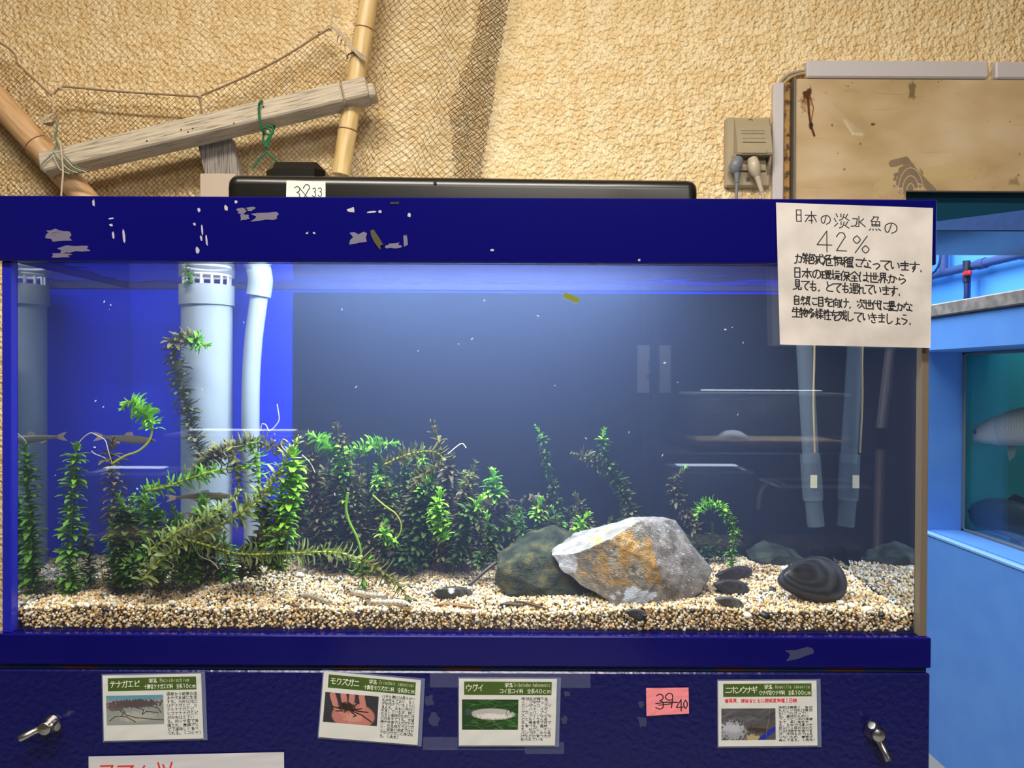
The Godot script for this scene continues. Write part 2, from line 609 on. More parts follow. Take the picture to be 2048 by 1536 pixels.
	struct("wall_side", slab(Vector3(0.1, 0, -4.3), Vector3(0.2, 2.7, -0.62)), mat(Color(0.30, 0.30, 0.32), 0.8), "grey side wall of the pool hall")
	var bz := WALL_Z - 0.01
	var bm := MB.new()
	var b1 := pz(1780, 461, bz)
	var b2 := pz(2300, 461, bz)
	bm.span(b1, Vector3(b2.x, b1.y + 0.25, bz - 0.3), 0.004)
	struct("beam", bm, mat(Color(0.09, 0.27, 0.36), 0.12), "dark teal glossy beam across the top of the opening")
	var low := MB.new()  # added wedge, its lighter blue stands in for a reflection on the beam
	var strip := PackedVector2Array()
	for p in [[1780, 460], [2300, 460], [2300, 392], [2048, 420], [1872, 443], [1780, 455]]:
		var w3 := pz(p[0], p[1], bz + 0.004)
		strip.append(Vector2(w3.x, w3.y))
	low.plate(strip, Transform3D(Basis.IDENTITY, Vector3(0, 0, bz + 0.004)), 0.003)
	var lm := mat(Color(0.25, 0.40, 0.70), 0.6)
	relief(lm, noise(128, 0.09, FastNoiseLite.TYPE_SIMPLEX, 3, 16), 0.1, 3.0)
	struct("trim_4", low, lm, "rough blue wedge painted as a reflection along the lower edge of the beam")
	build_pool_pipes(far_x)
	build_pool_fish(xp)

func build_pool_pipes(far_x: float) -> void:
	var grey := mat(Color(0.25, 0.32, 0.54), 0.4)
	var x := far_x - 0.05
	var a := px_x(1866, 551, x)
	var b := px_x(2120, 497, x)
	b.y = a.y
	var far_end := Vector3(x, a.y, a.z - 0.25)
	var t := thing("water_pipe", "long grey blue pipe running level along the far pool wall", "pipe")
	var m := MB.new()
	m.tube(PackedVector3Array([far_end, b]), 0.022, 14)
	part("pipe", m, grey, t)
	for z in [a.z - 0.12, a.z + 0.42, a.z + 0.75]:
		var k := MB.new()
		k.tube(PackedVector3Array([Vector3(x, a.y, z), Vector3(x, a.y, z + 0.06)]), 0.027, 14)
		part("coupling", k, grey, t)
	var r := px_x(1887, 545, x)
	var t2 := thing("water_pipe", "upright grey blue pipe rising from the level pipe", "pipe")
	var m2 := MB.new()
	m2.tube(PackedVector3Array([Vector3(x, a.y, r.z), Vector3(x, 2.69, r.z)]), 0.023, 14)
	part("pipe", m2, grey, t2)
	var k2 := MB.new()
	k2.tube(PackedVector3Array([Vector3(x, a.y + 0.2, r.z), Vector3(x, a.y + 0.27, r.z)]), 0.033, 14)
	part("collar", k2, mat(Color(0.45, 0.56, 0.80), 0.4), t2)
	var cable := MB.new()
	cable.tube(smooth_path(PackedVector3Array([px_x(1882, 470, x - 0.05), px_x(1880, 520, x - 0.05), px_x(1872, 540, x - 0.05), px_x(1860, 550, x - 0.05)]), 0.03), 0.006, 6)
	solid("cable", cable, mat(Color(0.12, 0.25, 0.5), 0.5), "thin dark cable hanging beside the upright pool pipe", "cable")
	var v := px_x(1933, 545, x - 0.03)
	var tv := thing("hose_valve", "small tap with red handle and dark hose under the pool pipe", "tap", v)
	var body := MB.new()
	body.tube(PackedVector3Array([Vector3(0, 0.06, 0), Vector3(0, -0.05, 0)]), 0.018, 10)
	part("body", body, mat(Color(0.12, 0.16, 0.25), 0.4), tv)
	var red := MB.new()
	red.box(Vector3(-0.02, -0.01, 0.04), Vector3(0.02, 0.025, 0.06), 0.006)
	part("handle", red, mat(Color(0.75, 0.12, 0.12), 0.4), tv)
	var hose := MB.new()
	hose.tube(smooth_path(PackedVector3Array([Vector3(0, -0.05, 0), Vector3(0, -0.14, 0.0), Vector3(0, -0.25, -0.04), Vector3(0, -0.42, -0.12)]), 0.03), 0.013, 8)
	part("hose", hose, mat(Color(0.06, 0.13, 0.36), 0.5), tv)
	var d := MB.new()
	var p := px_x(1938, 548, x)
	d.tube(PackedVector3Array([p, Vector3(p.x, p.y - 0.42, p.z)]), 0.009, 8)
	solid("water_pipe", d, mat(Color(0.14, 0.36, 0.74), 0.4), "thin blue drop pipe next to the tap with red handle", "pipe")

# ---- the display tank -------------------------------------------------------------------------
func build_tank() -> void:
	var xl: float = pz(4, 900, 0).x
	var xr: float = pz(1857, 900, 0).x
	var ft: float = pz(930, 397, 0).y
	var fb: float = pz(930, 527, 0).y
	var bt: float = pz(930, 1269, 0).y
	var bb: float = pz(930, 1330, 0).y
	var fl: float = pz(-8, 450, 0).x
	var fr: float = pz(1869, 460, 0).x
	var zb := TANK_BACK - 0.012
	var t := thing("aquarium", "long glass aquarium with navy frame full of waterweed", "aquarium", Vector3.ZERO)
	# upper frame: four boards
	var f := MB.new()
	f.span(Vector3(fl, fb, -0.014), Vector3(fr, ft, 0.006), 0.0015)
	var front := part("frame_board", f, M.navy, t)
	var f2 := MB.new()
	f2.span(Vector3(fl, fb, zb - 0.006), Vector3(fr, ft, zb + 0.012), 0.0015)
	part("frame_board", f2, M.navy_matt, t)
	for x in [fl, fr - 0.016]:
		var s := MB.new()
		s.span(Vector3(x, fb, zb + 0.012), Vector3(x + 0.016, ft, -0.014), 0.0015)
		part("frame_board", s, M.navy, t)
	# base plinth
	var b := MB.new()
	b.span(Vector3(pz(-6, 1300, 0).x, bb, zb - 0.006), Vector3(pz(1858, 1300, 0).x, bt, 0.006), 0.0015)
	part("plinth", b, M.navy, t)
	var g := MB.new()
	g.span(Vector3(X0 - 0.001, bt, -0.012), Vector3(X1 + 0.001, fb, -0.002))
	part("front_pane", g, M.glass, t)
	# end panes: an added mirror face stands in for total reflection in the water
	var inner := mat(Color(0.80, 0.84, 0.90), 0.02, 1.0)
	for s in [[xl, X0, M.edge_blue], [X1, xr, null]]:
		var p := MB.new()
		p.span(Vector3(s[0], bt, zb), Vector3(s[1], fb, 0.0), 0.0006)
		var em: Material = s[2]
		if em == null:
			var tan := mat(Color(0.44, 0.39, 0.33), 0.35)  # tan put in for the beige wall refracted in this pane edge
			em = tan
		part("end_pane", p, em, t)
		var q := MB.new()
		var xi: float = s[1] if s[0] == xl else s[0]
		var d := 0.0006 if s[0] == xl else -0.0006
		q.poly([Vector3(xi + d, bt, zb), Vector3(xi + d, bt, -0.013), Vector3(xi + d, fb, -0.013), Vector3(xi + d, fb, zb)], Vector3(xi - d, 0, 0))
		part("inner_face", q, inner, t)
	var back := MB.new()
	back.span(Vector3(X0, bt, zb), Vector3(X1, fb, TANK_BACK))
	part("back_panel", back, M.back_blue, t)
	var sh := MB.new()
	var a := pz(587, 585, TANK_BACK)
	sh.span(Vector3(a.x, bt, TANK_BACK + 0.0005), Vector3(X1, a.y, TANK_BACK + 0.003))
	part("black_backing_sheet", sh, M.black_sheet, t)
	tape_marks(front)
	var dots := RandomNumberGenerator.new()
	dots.seed = 12
	var spotm := mat(Color(0.78, 0.82, 0.88), 0.5)
	for k in 42:
		part("water_spot", flake(dots.randf_range(60, 1500), dots.randf_range(600, 1000), dots.randf_range(1.5, 4), dots.randf_range(1.5, 7), -0.0017, 400 + k, dots.randf() * 3.0, 6), spotm, t)
	build_hood(ft)
	# water: its upper surface, and the fine haze in it
	var w := MB.new()
	var list := []
	var rn := FastNoiseLite.new()
	rn.seed = 3
	rn.frequency = 9.0
	for r in 40:
		var row := PackedVector3Array()
		for k in 120:
			var x := lerpf(X0 + 0.001, X1 - 0.001, k / 119.0)
			var z := lerpf(-0.0125, TANK_BACK + 0.004, r / 39.0)
			row.append(Vector3(x, WATER_Y + rn.get_noise_2d(x, z) * 0.0012, z))
		list.append(row)
	w.rows(list)
	var wo := solid("tank_water", w, pane(0.002), "rippled water surface just under the navy upper frame", "water")
	wo.set_meta("kind", "stuff")
	var fog := FogVolume.new()
	fog.name = "water_haze"
	fog.size = Vector3(X1 - X0 - 0.004, WATER_Y - bt - 0.002, -TANK_BACK - 0.018)
	fog.position = Vector3((X0 + X1) / 2, (WATER_Y + bt) / 2, (TANK_BACK - 0.013) / 2)
	var fm := FogMaterial.new()
	fm.albedo = Color(0.62, 0.73, 1.0)
	fm.density = 0.36
	fog.material = fm
	add_child(fog)
	meta(fog, "faint bluish haze in the tank's water", "water")
	fog.set_meta("kind", "stuff")

func build_hood(ft: float) -> void:
	var t := thing("tank_hood", "black plastic lamp hood lying on top of the aquarium", "lamp hood", Vector3.ZERO)
	var zf := -0.02
	var a := pz(453, 372, zf)
	var b := pz(1397, 376, zf)
	var top_a: float = pz(453, 343, zf).y
	var top_b: float = pz(1397, 356, zf).y
	var deep := 0.2
	var list := []
	var prof := [[0.0, -0.05], [0.0, -0.016], [0.0015, -0.010], [0.005, -0.005], [0.011, -0.0015], [0.02, 0.0], [deep - 0.03, 0.004], [deep - 0.02, 0.004], [deep - 0.01, 0.003], [deep, 0.002]]
	var n := 24
	for k in n + 1:
		var u := float(k) / n
		var e := minf(u, 1.0 - u) * n / 3.0                     # rounded ends
		var pull := 0.0 if e >= 1.0 else 0.014 * (1.0 - sqrt(1.0 - (1.0 - e) * (1.0 - e)))
		var x := lerpf(a.x, b.x, u)
		if k < 4 or k > n - 4:
			var kk := mini(k, n - k) / 3.0
			x = (a.x + 0.014 * kk * kk) if k < 4 else (b.x - 0.014 * kk * kk)
		var row := PackedVector3Array()
		for p in prof:
			row.append(Vector3(x, lerpf(top_a, top_b, u) + p[1] - (pull if p[1] > -0.03 else 0.0), zf - p[0] - (pull if p[0] < deep / 2 else -pull)))
		list.append(row)
	var m := MB.new()
	m.rows(list)
	for e in [0, n]:
		var pts := []
		for q in list[e]:
			pts.append(q)
		m.poly(pts, (list[n / 2][0] + list[n / 2][9]) / 2)
	part("shell", m, M.black_plastic, t)
	var h := MB.new()
	var c1 := pz(541, 331, zf - 0.05)
	var c2 := pz(657, 345, zf - 0.05)
	h.span(Vector3(c1.x, top_a - 0.012, zf - 0.13), Vector3(c2.x, c1.y, zf - 0.02), 0.012)
	part("handle_plate", h, M.black_plastic, t)
	for px in [870]:
		var r := MB.new()
		var p := pz(px, 366, zf + 0.001)
		r.tube(PackedVector3Array([p, p + Vector3(0, 0, -0.004)]), 0.0022, 10)
		part("rivet", r, mat(Color(0.02, 0.02, 0.02), 0.3), t)
	# two fluorescent tubes under the hood
	var cool := Color(0.90, 0.96, 1.0)
	for z in [-0.09, -0.15]:
		var u := MB.new()
		u.tube(PackedVector3Array([Vector3(a.x + 0.03, ft - 0.004, z), Vector3(b.x - 0.03, ft - 0.004, z)]), 0.008, 12)
		part("lamp_tube", u, glow(cool, 9.0), t)
	area("hood_light", Transform3D(Basis(Vector3.RIGHT, -PI / 2), Vector3((a.x + b.x) / 2, ft - 0.014, -0.12)), Vector2(b.x - a.x - 0.06, 0.09), cool, 1.3, t)

func flake(px: float, py: float, w: float, h: float, z: float, sd: int, turn := 0.0, pts := 9) -> MB:
	# a torn scrap of tape: a ragged outline, paper thin
	var g := RandomNumberGenerator.new()
	g.seed = sd
	var out := PackedVector2Array()
	for k in pts:
		var a := TAU * k / pts
		var r := g.randf_range(0.55, 1.1)
		out.append(Vector2(clampf(cos(a) * 1.3, -1, 1) * w * r, clampf(sin(a) * 1.3, -1, 1) * h * r).rotated(turn) / FOCAL * (1.0 - z) / 2.0)
	var m := MB.new()
	m.plate(out, Transform3D(Basis.IDENTITY, pz(px, py, z)), 0.0003)
	return m

func tape_marks(front: Node) -> void:
	var grey := mat(Color(0.40, 0.38, 0.46), 0.5)
	var pale := mat(Color(0.66, 0.65, 0.68), 0.4)
	var z := 0.0064
	var sd := 0
	for a in [[120, 472, 62, 20], [108, 466, 38, 16], [148, 498, 62, 16], [122, 510, 44, 10], [484, 422, 22, 12], [500, 418, 20, 8], [530, 434, 60, 18], [490, 434, 18, 14], [786, 492, 34, 12], [716, 476, 34, 26], [811, 480, 8, 30]]:
		sd += 1
		part("tape_residue", flake(a[0], a[1], a[2], a[3], z, sd, 0.05, 13), grey, front)
	for a in [[222, 437, 10, 4], [222, 450, 8, 5], [226, 470, 4, 14], [248, 472, 5, 28], [398, 420, 6, 8], [389, 448, 5, 6], [404, 460, 4, 20], [402, 476, 4, 10], [395, 500, 7, 12], [413, 480, 3, 20], [187, 406, 4, 14], [452, 415, 6, 10], [760, 423, 6, 6], [818, 430, 7, 10], [472, 404, 6, 6], [985, 500, 8, 4], [1278, 520, 6, 4], [700, 420, 16, 9], [742, 424, 22, 4], [614, 466, 5, 4], [628, 466, 5, 4]]:
		sd += 1
		part("paint_chip", flake(a[0], a[1], a[2] * 1.15, a[3] * 1.15, z, sd, 0.1, 7), pale, front)
	var weed := mat(Color(0.24, 0.22, 0.07), 0.5)
	var w := flake(754, 480, 44, 14, z + 0.001, 60, -0.95, 8)
	solid("weed_scrap", w, weed, "dried brown green leaf scrap stuck on the navy upper frame", "leaf")
	var w2 := flake(1142, 596, 40, 14, 0.0006, 61, -0.45, 8)
	solid("weed_scrap", w2, mat(Color(0.45, 0.48, 0.06), 0.5), "yellow green leaf scrap stuck on the front glass", "leaf")
	var w3 := flake(790, 406, 24, 7, z + 0.0004, 62, 0.0, 8)
	solid("weed_scrap", w3, mat(Color(0.04, 0.04, 0.02), 0.5), "small black smear on the upper edge of the navy frame", "smear")

# ---- cabinet under the tank -------------------------------------------------------------------
func build_cabinet() -> void:
	var xl: float = pz(-8, 1400, 0).x
	var xr: float = pz(1857, 1400, 0).x
	var top: float = pz(930, 1341, 0).y
	var gap: float = pz(930, 1331, 0).y
	var t := thing("tank_cabinet", "navy painted cabinet carrying the aquarium, with species cards on it", "cabinet", Vector3.ZERO)
	var b := MB.new()
	b.span(Vector3(xl, 0.0, TANK_BACK - 0.02), Vector3(xr, top, 0.004), 0.002)
	part("body", b, M.cabinet, t)
	var r := MB.new()
	r.span(Vector3(xl + 0.002, top, TANK_BACK - 0.018), Vector3(xr - 0.002, gap + 0.0005, -0.003))
	var rm := mat(Color.WHITE, 0.6)
	rm.albedo_texture = tex(ramp(noise(128, 0.02, FastNoiseLite.TYPE_SIMPLEX, 4, 41), [[0.3, Color(0.05, 0.16, 0.34)], [0.6, Color(0.10, 0.22, 0.36)], [0.72, Color(0.35, 0.20, 0.10)]]))
	triplanar(rm, 2.0)
	part("packing_strip", r, rm, t)
	wing_nut(pz(103, 1447, 0.004), 0.30, "wing nut on the cabinet next to the shrimp card", false)
	wing_nut(pz(1746, 1460, 0.004), -1.2, "wing nut on the cabinet to the right of the eel card", true)
	var tape := pane(0.035, Color(0.8, 0.85, 1.0))
	tape.roughness = 0.12
	tape.metallic_specular = 0.22
	for a in [[860, 1346, 1181, 1376], [846, 1474, 915, 1500], [1050, 1484, 1128, 1508], [858, 1497, 1050, 1500]]:
		var m := MB.new()
		m.span(pz(a[0], a[1], 0.0042), pz(a[2], a[3], 0.0046))
		part("clear_tape", m, tape, t)
	var scuff := mat(Color(0.20, 0.22, 0.36), 0.6)
	var sd := 100
	for a in [[859, 1400, 20, 26], [868, 1440, 24, 30], [1135, 1388, 14, 12], [1128, 1440, 14, 18], [1283, 1408, 14, 16], [1285, 1445, 18, 24], [1600, 1306, 70, 22]]:
		sd += 1
		var k := flake(a[0], a[1], a[2], a[3], 0.0043 if a[1] > 1340 else 0.0064, sd, 0.2, 11)
		part("scuff_mark", k, scuff, t)

func wing_nut(at: Vector3, turn: float, label: String, steep: bool) -> void:
	var t := thing("wing_nut", label, "wing nut", at)
	var h := MB.new()
	h.lathe([[0.0, 0.0], [0.0125, 0.0], [0.0125, 0.002], [0.010, 0.010], [0.0085, 0.012], [0.0085, 0.016], [0.007, 0.0175], [0.0, 0.018]], 20, Transform3D(Basis(Vector3.RIGHT, PI / 2), Vector3.ZERO))
	part("hub", h, M.metal, t)
	for s in [-1.0, 1.0]:
		var w := MB.new()
		var d: Vector3 = Vector3(cos(turn), sin(turn), 0) * s
		if steep and s < 0:
			d = Vector3(cos(turn + 0.2), sin(turn + 0.2), 0) * s
		var long := 0.030 if s < 0 != steep else 0.020
		w.tube(smooth_path(PackedVector3Array([d * 0.006 + Vector3(0, 0, 0.007), d * 0.015 + Vector3(0, 0, 0.011), d * (long * 0.8) + Vector3(0, -0.001, 0.017), d * long + Vector3(0, -0.002, 0.019)]), 0.003), 0.0048, 10)
		part("wing", w, M.metal, t)

# ---- gravel -----------------------------------------------------------------------------------
func bump(x: float, z: float, cx: float, cz: float, wx: float, wz: float) -> float:
	var a := (x - cx) / wx
	var b := (z - cz) / wz
	return exp(-a * a - b * b)

var bed_noise := FastNoiseLite.new()

func bed(x: float, z: float) -> float:     # height of the gravel
	var h := 0.027 + bed_noise.get_noise_2d(x * 100.0, z * 100.0) * 0.006
	h += 0.017 * bump(x, z, -0.375, -0.16, 0.10, 0.075)
	h -= 0.012 * bump(x, z, -0.50, -0.09, 0.055, 0.06)
	h += 0.006 * bump(x, z, -0.545, -0.015, 0.07, 0.03)
	h += 0.008 * bump(x, z, 0.46, -0.26, 0.14, 0.08)
	h += 0.005 * bump(x, z, 0.20, -0.02, 0.12, 0.03)
	h -= 0.006 * bump(x, z, 0.02, -0.02, 0.14, 0.03)
	return FLOOR_Y + h

func on_bed(px: float, py: float) -> Vector3:   # where a pixel's ray meets the gravel
	var r := ray(px, py)
	var t := 0.99 / absf(r.z)
	for k in 90:
		var p := cam_at + r * t
		if p.y <= bed(p.x, p.z) or p.z < TANK_BACK + 0.01:
			return Vector3(p.x, bed(p.x, maxf(p.z, TANK_BACK)), p.z)
		t += 0.004
	return cam_at + r * t

func pebble_mesh(sd: int, rounded := true) -> ArrayMesh:
	var g := RandomNumberGenerator.new()
	g.seed = sd
	var m := MB.new()
	var list := []
	var rot := Basis.from_euler(Vector3(g.randf() * TAU, g.randf() * TAU, 0))
	var sq := Vector3(g.randf_range(0.8, 1.2), g.randf_range(0.65, 0.95), g.randf_range(0.8, 1.1))
	var f := FastNoiseLite.new()
	f.seed = sd
	f.frequency = 0.6
	for r in 5:
		var ring := PackedVector3Array()
		var a := PI * r / 4.0
		for k in 7:
			var b := TAU * (k + g.randf_range(-0.2, 0.2)) / 7.0
			var d := rot * Vector3(sin(a) * cos(b), cos(a), sin(a) * sin(b))
			ring.append(d * sq * (1.0 + 0.7 * f.get_noise_3dv(d * 2.0)) * (g.randf_range(0.88, 1.1) if r > 0 and r < 4 else 1.0))
		list.append(ring)
	m.rows(list, true)
	if rounded:
		return m.mesh()
	var flat := MB.new()                          # broken faces: every triangle keeps its own corners
	for q in m.idx:
		flat.vert(m.v[q])
	for k in range(0, flat.v.size(), 3):
		flat.face(k, k + 1, k + 2)
	return flat.mesh()

func grain_color() -> Color:
	var u := rng.randf()
	var k := rng.randf_range(0.75, 1.1)
	if u < 0.38:
		return Color(0.74, 0.54, 0.27) * k
	if u < 0.58:
		return Color(0.80, 0.70, 0.50) * k
	if u < 0.74:
		return Color(0.85, 0.81, 0.70) * k
	if u < 0.87:
		return Color(0.50, 0.29, 0.11) * k
	if u < 0.955:
		return Color(0.34, 0.27, 0.19) * k
	return Color(0.11, 0.11, 0.12) * k

func build_gravel() -> void:
	bed_noise.seed = 11
	bed_noise.frequency = 0.09
	var t := thing("gravel_bed", "bed of mixed tan and white gravel on the aquarium floor", "gravel", Vector3.ZERO)
	t.set_meta("kind", "stuff")
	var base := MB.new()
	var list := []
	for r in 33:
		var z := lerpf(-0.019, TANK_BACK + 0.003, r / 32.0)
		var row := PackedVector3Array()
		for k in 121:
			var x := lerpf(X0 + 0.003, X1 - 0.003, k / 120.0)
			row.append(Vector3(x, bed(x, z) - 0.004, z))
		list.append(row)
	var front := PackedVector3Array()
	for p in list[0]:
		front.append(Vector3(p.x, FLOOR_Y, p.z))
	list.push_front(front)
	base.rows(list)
	var under := part("dark_gap_base", base, mat(Color(0.24, 0.17, 0.10), 0.9), t)  # dark base colour stands in for shade in the gaps between grains
	under.set_meta("kind", "stuff")
	var places := []
	for k in 4:
		places.append([])
	var put := func(p: Vector3, r: float) -> void:
		var b := Basis.from_euler(Vector3(rng.randf() * TAU, rng.randf() * TAU, rng.randf() * TAU)).scaled(Vector3.ONE * r)
		places[rng.randi() % 4].append([Transform3D(b, p), grain_color()])
	var step := 0.0040
	var nx := int((X1 - X0 - 0.006) / step)
	var nz := int((-TANK_BACK - 0.02) / step)
	for i in nx:
		for j in nz:
			var x := X0 + 0.004 + (i + rng.randf()) * step
			var z := -0.0165 - (j + rng.randf()) * step
			put.call(Vector3(x, bed(x, z) - rng.randf() * 0.003, z), rng.randf_range(0.0014, 0.0031))
	for i in int((X1 - X0 - 0.006) / 0.0034):              # the cut seen through the front pane
		var x := X0 + 0.004 + (i + rng.randf()) * 0.0034
		var y := FLOOR_Y + 0.002
		y += rng.randf_range(-0.001, 0.003)
		while y < bed(x, -0.016):
			put.call(Vector3(x + rng.randf_range(-0.004, 0.004), y, -0.0158 - rng.randf() * 0.004), rng.randf_range(0.0012, 0.0027))
			y += rng.randf_range(0.0016, 0.0036)
	var gm := vertex_mat(0.4, 0.25)
	for k in 4:
		var mm := MultiMesh.new()
		mm.transform_format = MultiMesh.TRANSFORM_3D
		mm.use_colors = true
		mm.mesh = pebble_mesh(200 + k, k % 2 == 1)
		mm.instance_count = places[k].size()
		for i in places[k].size():
			mm.set_instance_transform(i, places[k][i][0])
			mm.set_instance_color(i, places[k][i][1])
		var mi := MultiMeshInstance3D.new()
		mi.name = "grains"
		mi.multimesh = mm
		mi.material_override = gm
		mi.set_meta("kind", "stuff")
		t.add_child(mi, true)
	# pebbles large or dark enough to stand out, one by one
	var darks := [[733, 1211, 5], [742, 1213, 4], [548, 1205, 4], [450, 1203, 6], [1660, 1228, 5], [1763, 1232, 7], [1530, 1232, 9], [575, 1210, 4], [830, 1203, 4], [210, 1243, 6], [215, 1236, 5], [345, 1215, 5], [640, 1162, 6], [1290, 1246, 5], [1385, 1225, 6], [1545, 1180, 6]]
	var lights := [[385, 1172, 7], [345, 1208, 8], [1682, 1207, 8], [1495, 1257, 8], [600, 1153, 8], [1738, 1222, 10], [1705, 1215, 8], [925, 1205, 8], [770, 1222, 7], [1570, 1140, 8], [1190, 1215, 8]]
	var dm := mat(Color(0.14, 0.15, 0.18), 0.45)
	var lm := mat(Color(0.86, 0.84, 0.78), 0.4)
	for a in darks:
		pebble(a, dm, "small dark grey pebble lying among the tan gravel", "dark pebbles in the gravel")
	for a in lights:
		pebble(a, lm, "larger whitish pebble lying among the tan gravel", "white pebbles in the gravel")

func pebble(a: Array, m: Material, label: String, group: String) -> void:
	var o := solid("pebble", pebble_mesh(300 + int(a[0]) % 7), m, label, "pebble", group)
	var p := on_bed(a[0], a[1])
	o.scale = Vector3.ONE * (float(a[2]) / FOCAL * (1.0 - p.z))
	o.position = p + Vector3(0, 0.001, 0)

# ---- stones and shells ------------------------------------------------------------------------
func hull(p: PackedVector3Array) -> Array:   # triangles of the convex hull, each turned outwards
	var mid := Vector3.ZERO
	for q in p:
		mid += q / p.size()
	var out := []
	for i in p.size():
		for j in range(i + 1, p.size()):
			for k in range(j + 1, p.size()):
				var n := (p[j] - p[i]).cross(p[k] - p[i])
				if n.length() < 1e-9:
					continue
				n = n.normalized()
				if n.dot(p[i] - mid) < 0.0:
					n = -n
				var ok := true
				for q in p:
					if n.dot(q - p[i]) > 1e-5:
						ok = false
						break
				if ok:
					out.append([p[i], p[k], p[j]] if (p[k] - p[i]).cross(p[j] - p[i]).dot(n) < 0.0 else [p[i], p[j], p[k]])
	return out

func stone(p: PackedVector3Array, depth: int, rough: float, sd: int, paint: Callable) -> MB:
	var f := FastNoiseLite.new()
	f.seed = sd
	f.frequency = 22.0
	f.fractal_octaves = 4
	var mid := Vector3.ZERO
	for q in p:
		mid += q / p.size()
	var tris := hull(p)
	for k in depth:
		var next := []
		for t in tris:
			var a: Vector3 = (t[0] + t[1]) / 2.0
			var b: Vector3 = (t[1] + t[2]) / 2.0
			var c: Vector3 = (t[2] + t[0]) / 2.0
			next.append([t[0], a, c])
			next.append([a, t[1], b])
			next.append([c, b, t[2]])
			next.append([a, b, c])
		tris = next
	var m := MB.new()
	var seen := {}
	for t in tris:
		var ids := []
		for q in t:
			var key := Vector3i((q * 20000.0).round())
			if not seen.has(key):
				m.col = paint.call(q)
				seen[key] = m.vert(q + (q - mid).normalized() * f.get_noise_3dv(q) * rough)
			ids.append(seen[key])
		m.face(ids[0], ids[2], ids[1])
	return m

